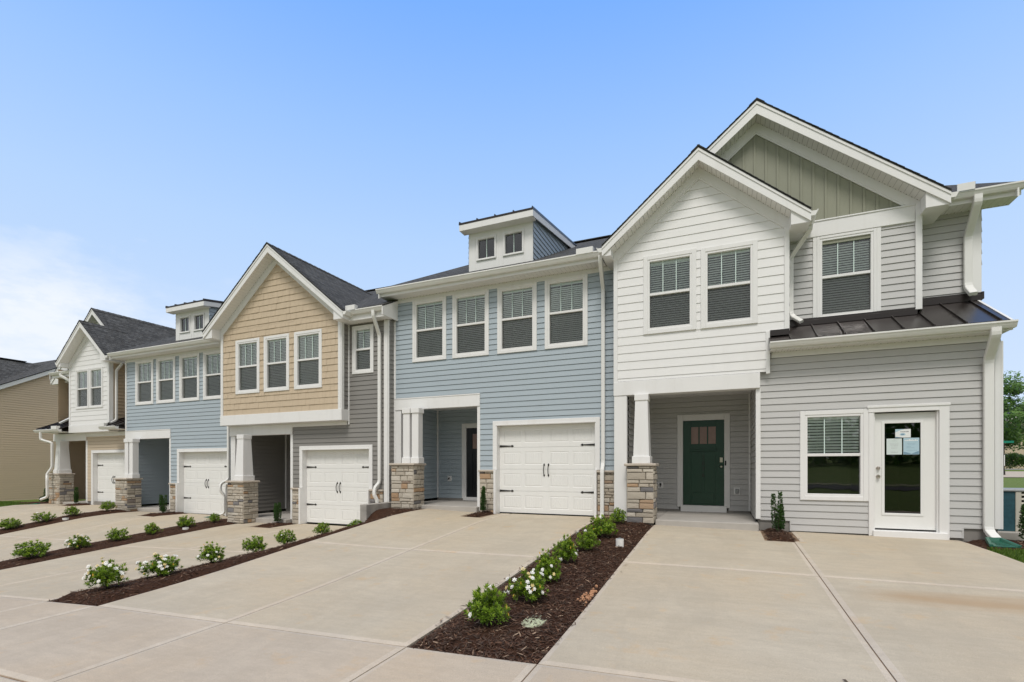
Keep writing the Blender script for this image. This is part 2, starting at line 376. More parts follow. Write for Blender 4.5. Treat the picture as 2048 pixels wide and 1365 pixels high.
# ------------------------------------------------------------------ building helpers
def front(Y): return lambda u, o, z: (u, Y - o, z)
def right(X): return lambda u, o, z: (X + o, u, z)
def leftw(X): return lambda u, o, z: (X - o, u, z)
def siding(mb, mp, ext, z0, z1, e, d=.015, holes=(), brk=(), shake=0, zs=None):
    E = ext if callable(ext) else (lambda z: ext)
    zs = z0 if zs is None else zs
    k = math.floor((z0 - zs) / e + 1e-6)
    rr = random.Random(int(abs(z0) * 1000) + 3)
    while zs + k * e < z1 - 1e-5:
        za = zs + k * e; zb = za + e; lo = max(za, z0); hi = min(zb, z1); k += 1
        bs = sorted({lo, hi} | {b for b in list(brk) + [h[2] for h in holes] + [h[3] for h in holes] if lo < b < hi})
        for a, b in zip(bs, bs[1:]):
            if b - a < 1e-4: continue
            m = (a + b) / 2; segs = [(E(m)[0], E(m)[1], True, True)]
            for h in holes:
                if h[2] < m < h[3]:
                    ns = []
                    for s in segs:
                        if h[1] <= s[0] or h[0] >= s[1]: ns.append(s); continue
                        if h[0] > s[0]: ns.append((s[0], h[0], s[2], False))
                        if h[1] < s[1]: ns.append((h[1], s[1], False, s[3]))
                    segs = ns
            oa = d * (1 - (a - za) / e); ob = d * (1 - (b - za) / e)
            for u0, u1, L, Rr in segs:
                a0 = E(a)[0] if L else u0; a1 = E(a)[1] if Rr else u1; b0 = E(b)[0] if L else u0; b1 = E(b)[1] if Rr else u1
                if a1 - a0 < .002 and b1 - b0 < .002: continue
                if shake:
                    u = a0; row = k * 7.13
                    while u < a1 - .001:
                        w = shake * rr.uniform(.6, 1.5); v = min(a1, u + w); j = rr.uniform(-.003, .003)
                        def cl(t): return max(b0, min(b1, t))
                        mb.face([mp(u + .002, oa + j, a), mp(v - .002, oa + j, a), mp(cl(v - .002), ob + j, b), mp(cl(u + .002), ob + j, b)])
                        if a == za: mb.face([mp(u, oa + j, a), mp(v, oa + j, a), mp(v, 0, a), mp(u, 0, a)])
                        u = v
                    mb.face([mp(a0, oa - .007, a), mp(a1, oa - .007, a), mp(b1, ob - .007, b), mp(b0, ob - .007, b)])
                else:
                    g = (.0025 if e > .175 and not shake else .006) if (a == za and b - a > .03) else 0
                    if a == za and a1 - a0 > 2.6 and b1 - b0 > 2.6:
                        jn = rr.uniform(a0 + .8, a1 - .8); mb.face([mp(jn, oa + .0022, a + g), mp(min(jn + rr.uniform(1.2, 3.4), a1), oa + .0022, a + g), mp(min(jn + 3.4, b1, a1) if 0 else min(jn + 1.2, b1), ob + .0022, b), mp(jn, ob + .0022, b)]) if 0 else None
                        mb.face([mp(jn, oa + .003, a + g), mp(jn + .006, oa + .003, a + g), mp(jn + .006, ob + .003, b), mp(jn, ob + .003, b)]); mb.face([mp(jn, oa, a + g), mp(jn, oa + .003, a + g), mp(jn, ob + .003, b), mp(jn, ob, b)])
                    mb.face([mp(a0, oa, a + g), mp(a1, oa, a + g), mp(b1, ob, b), mp(b0, ob, b)])
                    if g: mb.face([mp(a0, oa, a + g), mp(a0, -.03, a + g), mp(a1, -.03, a + g), mp(a1, oa, a + g)]); mb.face([mp(a0, -.03, a + g), mp(a0, -.03, a - .004), mp(a1, -.03, a - .004), mp(a1, -.03, a + g)]); mb.face([mp(a0, -.03, a), mp(a0, 0, a), mp(a1, 0, a), mp(a1, -.03, a)])
                    elif a == lo: mb.face([mp(a0, oa, a), mp(a0, -.01, a), mp(a1, -.01, a), mp(a1, oa, a)])
def soffit(root, x0, x1, y0, y1, z, name='soffit', dots='y1'):
    mb = MB(); mb.cur = 1; mb.box(x0, x1, y0, y1, z + .006, z + .02); mb.cur = 0
    n = max(1, round((x1 - x0) / .1)); w = (x1 - x0) / n
    for i in range(n):
        a = x0 + i * w; mb.box(a + .0025, a + w - .0025, y0, y1, z, z + .004)
    if dots:
        mb.cur = 1
        for i in range(n):
            a = x0 + (i + .5) * w; yy = y1 - .04
            mb.box(a - .009, a + .009, yy - .009, yy + .009, z - .002, z + .001)
    return mb.build(name, ['soffit_white', 'soffit_gap'], root)
def gutter(root, x0, x1, yf, zt, name='gutter'):
    mb = MB(); pr = [(yf + .125, zt), (yf + .125, zt - .105), (yf + .05, zt - .105), (yf + .028, zt - .07), (yf + .010, zt - .03), (yf, zt - .026), (yf, zt), (yf + .012, zt), (yf + .02, zt - .02), (yf + .11, zt - .02), (yf + .115, zt)]
    mb.prism(pr, 'x', x0, x1); return mb.build(name, 'white_gutter', root)
def gutterY(root, xf, sg, y0, y1, zt, name='gutter'):
    mb = MB(); pr = [(xf - sg * .125, zt), (xf - sg * .125, zt - .105), (xf - sg * .05, zt - .105), (xf - sg * .028, zt - .07), (xf - sg * .01, zt - .03), (xf, zt - .026), (xf, zt), (xf - sg * .012, zt), (xf - sg * .02, zt - .02), (xf - sg * .11, zt - .02)]
    mb.prism(pr, 'y', y0, y1); return mb.build(name, 'white_gutter', root)
def eave(root, x0, x1, yf, ywall, zt, fr=None, drop=.17):
    gutter(root, x0, x1, yf, zt)
    mb = MB(); mb.box(x0 + .02, x1 - .02, yf + .127, yf + .15, zt - drop - .01, zt - .01)
    if fr: mb.box(x0 + .1 if fr is True else fr[0], x1 - .1 if fr is True else fr[1], ywall - .022, ywall + .0, zt - drop - .105, zt - drop - .002)
    mb.build('fascia', 'white_trim', root)
    soffit(root, x0 + .02, x1 - .02, yf + .15, ywall + .01, zt - drop)
def slab_roof(mb, pts, th=.03, over=None):
    # pts: 4 corners (low0, low1, high1, high0); UV in metres
    p = [Vector(q) for q in pts]; ud = (p[1] - p[0]).normalized(); nrm = (p[1] - p[0]).cross(p[3] - p[0]).normalized(); vd = nrm.cross(ud)
    if nrm.z < 0: nrm = -nrm; vd = -vd
    uv = [((q - p[0]).dot(ud) + 3, (q - p[0]).dot(vd) + 3) for q in p]
    mb.face(p, uv)
    d = Vector((0, 0, -th)); n = len(p)
    for i in range(n):
        a, b_ = p[i], p[(i + 1) % n]; mb.face([a, b_, b_ + d, a + d], [(0, 0), (.3, 0), (.3, .01), (0, .01)])
    mb.face([q + d for q in reversed(p)], [(0, 0)] * n)
def main_roof(root, x0, x1, ye, ze, pitch, yr, sidemat, xw0, xw1, yback=23.4, segs=None):
    zr = ze + pitch * (yr - ye); mb = MB()
    for sa, sb, sy in (segs or [(x0, x1, ye)]):
        sz = ze + pitch * (sy - ye); slab_roof(mb, [(sa, sy, sz), (sb, sy, sz), (sb, yr, zr), (sa, yr, zr)])
    slab_roof(mb, [(x1, yback, zr - pitch * (yback - yr)), (x0, yback, zr - pitch * (yback - yr)), (x0, yr, zr), (x1, yr, zr)])
    mb.sweep([(x0, yr, zr + .012), (x1, yr, zr + .012)], .03, .26, wax=Vector((0, 0, 1)))
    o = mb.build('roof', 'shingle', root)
    f = MB()
    for x in (x0 + .02, x1 - .045):
        f.prism([(ye, ze - .05), (yr, zr - .05), (yr, zr - .25), (ye, ze - .25)], 'x', x, x + .025)
    f.build('rake_board', 'white_trim', o)
    g = MB()
    for xw, mp in ((xw0, leftw(xw0)), (xw1, right(xw1))):
        siding(g, mp, lambda z: (ye + .45 + max(0, (z - ze + .1) / pitch), yback - .4 - max(0, (z - ze + .1) / pitch)), ze - 1.2, zr - .35, .2, brk=(ze - .1,))
    g.build('gable_end_wall', sidemat, root)
    return o
def gable(root, xc, hw, za, slope, yf, yw, yb, xwL, xwR, fh=.25, gut=(True, True), cap=True, name='gable_roof'):
    th = .03; ze = za - slope * hw; mb = MB()
    for sg in (-1, 1):
        slab_roof(mb, [(xc + sg * hw, yf - .02, ze), (xc + sg * hw, yb, ze), (xc, yb, za), (xc, yf - .02, za)])
        # individual shingle edges along the rake make its outline uneven
        L = math.hypot(hw, slope * hw); k = 0
        while k * .14 < L - .1:
            s0 = k * .14 / L; s1 = (k + 1) * .14 / L
            xa, xb = xc + sg * hw * (1 - s0), xc + sg * hw * (1 - s1); zA, zB = ze + slope * hw * s0, ze + slope * hw * s1
            j = R.uniform(.0, .008); mb.face([(xa, yf - .028 - j, zA + .009), (xa, yf + .25, zA + .009), (xb, yf + .25, zB + .001), (xb, yf - .028 - j, zB + .001)], [(k, 0), (k + .3, 0), (k + .3, .14), (k, .14)])
            mb.face([(xa, yf - .028 - j, zA + .009), (xb, yf - .028 - j, zB + .001), (xb, yf - .028 - j, zB - .008), (xa, yf - .028 - j, zA - .008)], [(0, 0), (.1, 0), (.1, .01), (0, .01)])
            k += 1
    if cap:
        y = yf - .03
        while y < yb:
            for sg in (-1, 1): mb.face([(xc, y, za + .022), (xc, y + .24, za + .010), (xc + sg * .14, y + .24, za + .012 - slope * .14), (xc + sg * .14, y, za + .024 - slope * .14)], [(y, 0), (y + .2, 0), (y + .2, .13), (y, .13)])
            mb.face([(xc, y, za + .022), (xc + .14, y, za + .024 - slope * .14), (xc, y, za - .01), (xc - .14, y, za + .024 - slope * .14)], [(0, 0)] * 4)
            y += .2
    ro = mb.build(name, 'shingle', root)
    f = MB(); t = za - th
    for sg in (-1, 1):
        xe = xc + sg * hw
        f.prism([(xc, t), (xe, t - slope * hw), (xe, t - slope * hw - fh * .8), (xc, t - fh)], 'y', yf, yf + .028)
        f.prism([(xc, t + .0), (xe, t - slope * hw), (xe, t - slope * hw - .05), (xc, t - .055)], 'y', yf - .014, yf - .001)
    f.build('rake_fascia', 'white_trim', ro)
    s = MB(); zb = t - slope * hw - fh * .80
    for sg, xw in ((-1, xwL), (1, xwR)):
        n = max(1, round(abs(xw - xc) / .08)); 
        for i in range(n):
            xa = xc + (xw - xc) * i / n + sg * .0022; xb = xc + (xw - xc) * (i + 1) / n - sg * .0022
            za_ = t - slope * abs(xa - xc) - fh + .03; zb_ = t - slope * abs(xb - xc) - fh + .03
            s.cur = 0; s.solid([(xa, yf + .028, za_), (xb, yf + .028, zb_), (xb, yw + .01, zb_), (xa, yw + .01, za_), (xa, yf + .028, za_ + .004), (xb, yf + .028, zb_ + .004), (xb, yw + .01, zb_ + .004), (xa, yw + .01, za_ + .004)], [(0, 1, 2, 3), (7, 6, 5, 4), (0, 4, 5, 1), (2, 6, 7, 3), (1, 5, 6, 2), (0, 3, 7, 4)])
            s.cur = 1; xm = (xa + xb) / 2; zm = (za_ + zb_) / 2 - .002; q = .009
            if i % 1 == 0: s.face([(xm - q, yw - .05, zm + sg * slope * q), (xm + q, yw - .05, zm - sg * slope * q), (xm + q, yw - .032, zm - sg * slope * q), (xm - q, yw - .032, zm + sg * slope * q)])
        s.cur = 1; s.face([(xc, yf + .03, t - fh + .04), (xw, yf + .03, t - fh + .04 - slope * abs(xw - xc)), (xw, yw, t - fh + .04 - slope * abs(xw - xc)), (xc, yw, t - fh + .04)])
    s.build('rake_soffit', ['soffit_white', 'soffit_gap'], ro)
    z = MB()
    for sg, xw in ((-1, xwL), (1, xwR)):
        q = t - fh + .03
        z.prism([(xc, q), (xw, q - slope * abs(xw - xc)), (xw, q - slope * abs(xw - xc) - .20), (xc, q - .20)], 'y', yw - .035, yw - .005)
        z.prism([(xc, q - .20), (xw, q - .20 - slope * abs(xw - xc)), (xw, q - .235 - slope * abs(xw - xc)), (xc, q - .235)], 'y', yw - .026, yw - .004)
    z.build('frieze_board', 'white_trim', root)
    b = MB()
    for sg, xw in ((-1, xwL), (1, xwR)):
        xe = xc + sg * (hw - .004)
        b.prism([(xw, zb), (xe, zb), (xe, t - slope * hw - .004), (xw, t - slope * abs(xw - xc) - .01)], 'y', yf + .03, yb - .5)
    b.build('eave_return', 'white_trim', ro)
    for sg, g in zip((-1, 1), gut):
        if g: gutterY(root, xc + sg * (hw + .115), sg, yf + .01, yb - .6 if g is True else g, ze - .02)
    return ro
def ext_gable(x0, x1, xc, zpk, slope, zsh):
    # extents of a wall with vertical sides to height zsh, then following a gable
    def E(z):
        w = max(0.0, (zpk - z) / slope); return (max(x0, xc - w), min(x1, xc + w))
    return E
WR = random.Random(99)
def win(root, x0, x1, z0, z1, Y, mullions=2, blinds=(0, 1), mid=True, tw=.075, screen=True, bmul=1.0, fr=.042, name='window'):
    w = MB()
    def ring(a, b, c, d, t, y0, y1, r=.005):
        w.bbox(a, a + t, y0, y1, c, d, r); w.bbox(b - t, b, y0, y1, c, d, r); w.bbox(a + t, b - t, y0, y1, d - t, d, r); w.bbox(a + t, b - t, y0, y1, c, c + t, r)
    ring(x0, x1, z0, z1, tw, Y - .034, Y + .0)
    ring(x0 + tw - .004, x1 - tw + .004, z0 + tw - .004, z1 - tw + .004, fr + .004, Y - .024, Y + .07)
    gx0, gx1, gz0, gz1 = x0 + tw + fr, x1 - tw - fr, z0 + tw + fr, z1 - tw - fr
    zm = (gz0 + gz1) / 2 + .01
    if mid: w.bbox(gx0, gx1, Y - .012, Y + .055, zm - .026, zm + .026, .004)
    # dark room behind
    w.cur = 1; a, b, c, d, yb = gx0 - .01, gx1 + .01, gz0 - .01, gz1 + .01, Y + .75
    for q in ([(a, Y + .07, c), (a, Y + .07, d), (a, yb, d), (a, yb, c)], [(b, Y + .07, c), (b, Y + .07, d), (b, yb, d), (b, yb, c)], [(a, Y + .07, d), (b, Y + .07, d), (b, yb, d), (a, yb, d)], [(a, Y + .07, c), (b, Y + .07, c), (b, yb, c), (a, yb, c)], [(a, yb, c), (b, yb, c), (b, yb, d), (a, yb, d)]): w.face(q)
    w.cur = 2
    zlo = zm + .026 if mid else gz0
    for i in range(mullions):
        x = gx0 + (gx1 - gx0) * (i + 1) / (mullions + 1); w.box(x - .008, x + .008, Y + .016, Y + .026, zlo, gz1)
    wo = w.build(name, ['white_trim', 'room_dark', 'muntin'], root)
    g = MB(); g.face([(gx0, Y + .032, zlo), (gx1, Y + .032, zlo), (gx1, Y + .032, gz1), (gx0, Y + .032, gz1)])
    if mid: g.face([(gx0, Y + .045, gz0), (gx1, Y + .045, gz0), (gx1, Y + .045, zm - .026), (gx0, Y + .045, zm - .026)])
    g.build('glass', 'glass', wo)
    if screen and mid:
        s = MB(); s.face([(gx0, Y + .022, gz0), (gx1, Y + .022, gz0), (gx1, Y + .022, zm - .026), (gx0, Y + .022, zm - .026)]); s.build('insect_screen', 'screen_mesh', wo)
    if blinds:
        tl = WR.uniform(-.006, .003); s = MB(); lo = gz0 + (gz1 - gz0) * blinds[0]; hi = gz0 + (gz1 - gz0) * blinds[1]; z = lo + .02; p = .046 * bmul; k = 0
        s.box(gx0 + .004, gx1 - .004, Y + .058, Y + .09, hi - .05, hi)
        while z < hi - .06:
            j = R.uniform(-.002, .002)
            s.face([(gx0 + .006, Y + .062, z - .017 * bmul + j - tl), (gx1 - .006, Y + .062, z - .017 * bmul - tl), (gx1 - .006, Y + .080, z + .020 * bmul), (gx0 + .006, Y + .080, z + .020 * bmul + j)]); z += p
        for t in (.2, .8):
            x = gx0 + (gx1 - gx0) * t; s.box(x - .0015, x + .0015, Y + .058, Y + .0595, lo, hi)
        s.build('blind', 'blind', wo)
    return wo
def stones(mb, mp, u0, u1, z0, z1, rng, big=1.0):
    z = z0
    while z < z1 - .01:
        h = min(rng.choice((.065, .085, .105, .135)) * big, z1 - z)
        if z1 - (z + h) < .035: h = z1 - z
        u = u0
        while u < u1 - .005:
            w = rng.uniform(.12, .34) * big
            if u1 - (u + w) < .07: w = u1 - u
            t = rng.uniform(.022, .04); g = .003; c = .013
            j = lambda s=.003: rng.uniform(-s, s)
            mb.tint = rng.random()
            if u + w > u1: w = u1 - u
            A = [(u + g, z + g), (u + w - g, z + g), (u + w - g, z + h - g), (u + g, z + h - g)]
            B = [(A[0][0] + c * rng.uniform(.3, 1.2), A[0][1] + c * rng.uniform(.3, 1)), (A[1][0] - c * rng.uniform(.3, 1.2), A[1][1] + c * rng.uniform(.3, 1)), (A[2][0] - c * rng.uniform(.3, 1.2), A[2][1] - c * rng.uniform(.3, 1)), (A[3][0] + c * rng.uniform(.3, 1.2), A[3][1] - c * rng.uniform(.3, 1))]
            um, zmid = (u + u + w) / 2 + j(.02), z + h / 2 + j(.01)
            vs = [mp(p[0], 0, p[1]) for p in A] + [mp(p[0], t * rng.uniform(.75, .95), p[1]) for p in B] + [mp(um, t, zmid)]
            mb.solid(vs, [(0, 1, 5, 4), (1, 2, 6, 5), (2, 3, 7, 6), (3, 0, 4, 7), (4, 5, 8), (5, 6, 8), (6, 7, 8), (7, 4, 8)])
            u += w
        z += h
    mb.tint = 0
def pier(root, x0, x1, y0, y1, z0, ztop, rng, big=1.0):
    m = MB(); m.box(x0 + .004, x1 - .004, y0 + .004, y1 - .004, z0 - .15, ztop)
    p = m.build('stone_pier', 'mortar', root); s = MB()
    stones(s, front(y0), x0 - .022, x1 + .022, z0, ztop, rng, big); stones(s, right(x1), y0 - .012, y1, z0, ztop, rng, big); stones(s, leftw(x0), y0 - .012, y1, z0, ztop, rng, big)
    s.build('ledgestone', 'ledge_stone', p)
    c = MB(); c.bbox(x0 - .07, x1 + .07, y0 - .07, y1 + .03, ztop, ztop + .055, .012); c.build('pier_cap', 'stone_cap', p)
    return p
def wainscot(root, x0, x1, Y, z0, ztop, rng):
    m = MB(); m.box(x0, x1, Y - .03, Y + .05, z0 - .1, ztop); p = m.build('stone_wainscot', 'mortar', root)
    s = MB(); stones(s, front(Y - .03), x0 + .002, x1 - .002, z0, ztop, rng); s.build('ledgestone', 'ledge_stone', p)
    c = MB(); c.bbox(x0 - .02, x1 + .01, Y - .095, Y + .02, ztop, ztop + .05, .01); c.build('stone_cap', 'stone_cap', p)
def column(root, xc, yc, z0, z1, w0, w1, pf=.035):
    m = MB(); a, b = w0 / 2, w1 / 2
    m.solid([(xc - a, yc - a, z0 + .02), (xc + a, yc - a, z0 + .02), (xc + a, yc + a, z0 + .02), (xc - a, yc + a, z0 + .02), (xc - b, yc - b, z1 - .01), (xc + b, yc - b, z1 - .01), (xc + b, yc + b, z1 - .01), (xc - b, yc + b, z1 - .01)], [(0, 1, 5, 4), (1, 2, 6, 5), (2, 3, 7, 6), (3, 0, 4, 7), (4, 5, 6, 7), (3, 2, 1, 0)])
    o = m.build('porch_column', 'white_trim', root)
    t = MB(); q = a + pf * .6; t.bbox(xc - q, xc + q, yc - q, yc + q, z0, z0 + .15, .006); t.build('column_base', 'white_trim', o)
    t = MB(); q = b + pf * .55; t.bbox(xc - q, xc + q, yc - q, yc + q, z1 - .13, z1, .006); t.build('column_capital', 'white_trim', o)
    return o
def garage(root, x0, x1, z0, z1, Y, zcap):
    # opening x0..x1, z0..z1 in wall plane Y; door set back
    t = MB(); T = .115
    t.bbox(x0 - T, x0, Y - .034, Y + .0, zcap, z1 + T, .006); t.bbox(x1, x1 + T, Y - .034, Y, zcap, z1 + T, .006); t.bbox(x0, x1, Y - .034, Y, z1, z1 + T, .006)
    t.bbox(x0 - .022, x1 + .022, Y - .044, Y - .035, z1 - .0, z1 + .03, .002)
    t.box(x0 - .055, x0, Y - .115, Y + .2, z0 - .03, zcap - .002); t.box(x1, x1 + .055, Y - .115, Y + .2, z0 - .03, zcap - .002)
    t.box(x0 - .02, x0, Y + .001, Y + .2, zcap, z1); t.box(x1, x1 + .02, Y + .001, Y + .2, zcap, z1); t.box(x0, x1, Y + .001, Y + .2, z1, z1 + .02)
    t.build('garage_door_trim', 'white_trim', root)
    yd = Y + .15; d = MB(); H = (z1 - z0) / 4; W = (x1 - x0)
    cols = 4
    for r in range(4):
        za, zb = z0 + r * H, z0 + (r + 1) * H
        pz0, pz1 = za + .11, zb - .11
        pw = .195 * W; gaps = 0
        xs = [x0]; ps = []
        for c in range(4):
            a = x0 + W * (.04, .27, .535, .765)[c]; ps.append((a, a + pw))
        # flat rails and stiles around panels
        yy = yd
        d.face([(x0, yy, za + .004), (x1, yy, za + .004), (x1, yy, pz0), (x0, yy, pz0)]); d.face([(x0, yy, pz1), (x1, yy, pz1), (x1, yy, zb - .004), (x0, yy, zb - .004)])
        d.face([(x0, yy, za + .004), (x1, yy, za + .004), (x1, yy + .012, za), (x0, yy + .012, za)]); d.face([(x0, yy, zb - .004), (x1, yy, zb - .004), (x1, yy + .012, zb), (x0, yy + .012, zb)])
        e = x0
        for a, b in ps: d.face([(e, yy, pz0), (a, yy, pz0), (a, yy, pz1), (e, yy, pz1)]); e = b
        d.face([(e, yy, pz0), (x1, yy, pz0), (x1, yy, pz1), (e, yy, pz1)])
        for a, b in ps:
            lv = [(0, 0), (.010, .0055), (.022, .0055), (.034, .001)]
            for (i0, d0), (i1, d1) in zip(lv, lv[1:]):
                o = [(a + i0, yy + d0, pz0 + i0), (b - i0, yy + d0, pz0 + i0), (b - i0, yy + d0, pz1 - i0), (a + i0, yy + d0, pz1 - i0)]
                n = [(a + i1, yy + d1, pz0 + i1), (b - i1, yy + d1, pz0 + i1), (b - i1, yy + d1, pz1 - i1), (a + i1, yy + d1, pz1 - i1)]
                for k in range(4): d.face([o[k], o[(k + 1) % 4], n[(k + 1) % 4], n[k]])
            fa, fb = a + .034, b - .034; nn = 7; sw = (fb - fa) / nn
            for k in range(nn):
                u, v = fa + k * sw, fa + (k + 1) * sw; g = .004; A, B = pz0 + .034, pz1 - .034
                d.face([(u + g, yy + .0015, A), (v - g, yy + .0015, A), (v - g, yy + .0015, B), (u + g, yy + .0015, B)])
                d.face([(u, yy + .006, A), (u + g, yy + .0015, A), (u + g, yy + .0015, B), (u, yy + .006, B)]); d.face([(v - g, yy + .0015, A), (v, yy + .006, A), (v, yy + .006, B), (v - g, yy + .0015, B)])
    d.box(x0, x1, yd + .02, yd + .05, z0, z1)
    d.cur = 1; d.box(x0, x1, yd - .002, yd + .02, z0 - .02, z0 + .003)
    do = d.build('garage_door', ['white_door', 'rubber_black'], root)
    for zz in (z0 + 3 * H - .01 + .045, z0 + H + .0):
        for sg, xx in ((1, x0 + .0), (-1, x1)):
            s = MB(); q = lambda u: xx + sg * u
            poly = [(q(.0), zz - .027), (q(.31), zz - .010), (q(.325), zz - .026), (q(.345), zz - .026), (q(.38), zz), (q(.345), zz + .026), (q(.325), zz + .026), (q(.31), zz + .010), (q(.0), zz + .027)]
            s.prism(poly, 'y', yd - .012, yd - .001); s.build('strap_hinge', 'iron_black', do)
    zc = (z0 + z1) / 2 - .02 ; xm = (x0 + x1) / 2
    for sg in (-1, 1):
        s = MB(); x = xm + sg * .055
        s.tube([(x, yd - .004, zc + .15), (x, yd - .02, zc + .12), (x + sg * .0, yd - .05, zc + .06), (x, yd - .055, zc), (x, yd - .05, zc - .06), (x, yd - .02, zc - .12), (x, yd - .004, zc - .15)], [.012, .010, .009, .010, .009, .010, .012], 6)
        for s2 in (-1, 1): s.prism([(x - .022, zc + s2 * .12), (x, zc + s2 * .165), (x + .022, zc + s2 * .12), (x, zc + s2 * .095)], 'y', yd - .01, yd - .001)
        s.build('pull_handle', 'iron_black', do)
    return do
def downspout(root, path, w=.085, d=.065, name='downspout'):
    # chamfer bends
    P = [Vector(p) for p in path]; out = [P[0]]
    for i in range(1, len(P) - 1):
        a = (P[i - 1] - P[i]); b = (P[i + 1] - P[i]); r = min(.07, a.length * .4, b.length * .4)
        p0 = P[i] + a.normalized() * r; p1 = P[i] + b.normalized() * r
        out += [p0, P[i] * .5 + (p0 + p1) * .25, p1]
    out.append(P[-1])
    m = MB(); k = .008; W, D = w / 2, d / 2
    sec = [(-W + k, -D), (-W * .35, -D), (-W * .3, -D + .004), (W * .3, -D + .004), (W * .35, -D), (W - k, -D), (W, -D + k), (W, D - k), (W - k, D), (-W + k, D), (-W, D - k), (-W, -D + k)]
    m.sweep(out, w, d, sec=sec); o = m.build(name, 'white_gutter', root)
    return o
def splash_guard(root, x0, x1, y, z):
    m = MB(); m.bbox(x0, x1, y, y + .006, z - .02, z + .11, .002); m.bbox(x1 - .006, x1, y, y + .12, z - .02, z + .11, .002); m.build('splash_guard', 'white_gutter', root)
def board(root, name, x0, x1, y0, y1, z0, z1, mat='white_trim', r=.006):
    m = MB(); m.bbox(x0, x1, y0, y1, z0, z1, r); return m.build(name, mat, root)
def corner(root, x0, x1, Y, z0, z1, side=None, dep=.09):
    m = MB(); m.bbox(x0, x1, Y - .032, Y + .0, z0, z1, .004)
    if side == 'R': m.bbox(x1 - .001, x1 + .03, Y - .032, Y + dep, z0, z1, .004)
    return m.build('corner_board', 'white_trim', root)
def core(root, x0, x1, y0, y1, z0, z1):
    m = MB(); m.box(x0, x1, y0, y1, z0, z1); return m.build('rear_body', 'foundation', root)  # unseen closed box standing in for the unit's rear body
def porch(root, x0, x1, Y, Yb, z0, zc, mat, e=.127, door=None):
    m = MB()
    siding(m, front(Yb), (x0, x1), z0 + .045, zc, e, holes=[door] if door else ())
    siding(m, right(x0), (Y, Yb), z0 + .045, zc, e); siding(m, leftw(x1), (Y, Yb), z0 + .045, zc, e)
    m.build('porch_wall', mat, root)
    t = MB(); t.box(x0 + .012, x0 + .05, Yb - .05, Yb - .012, z0 + .06, zc); t.box(x1 - .05, x1 - .012, Yb - .05, Yb - .012, z0 + .06, zc); t.build('inside_corner_trim', 'white_trim', root)
    c = MB(); c.box(x0 - .01, x1 + .01, Y, Yb + .01, zc, zc + .04); c.build('porch_ceiling', 'soffit_white', root)
    f = MB(); f.box(x0, x1, Yb - .008, Yb + .02, z0 - .1, z0 + .045); f.build('foundation', 'foundation', root)
def text(s, size, mat, mtx, parent, name, ext=.002):
    cu = bpy.data.curves.new(name, 'FONT'); cu.body = s; cu.size = size; cu.align_x = 'CENTER'; cu.align_y = 'CENTER'; cu.extrude = ext; cu.resolution_u = 3
    o = bpy.data.objects.new(name, cu); C.objects.link(o)
    dg = bpy.context.evaluated_depsgraph_get(); me = bpy.data.meshes.new_from_object(o.evaluated_get(dg)); bpy.data.objects.remove(o)
    me.transform(mtx); me.materials.clear(); me.materials.append(MT[mat]); o = bpy.data.objects.new(name, me); C.objects.link(o)
    if parent: o.parent = parent
    return o

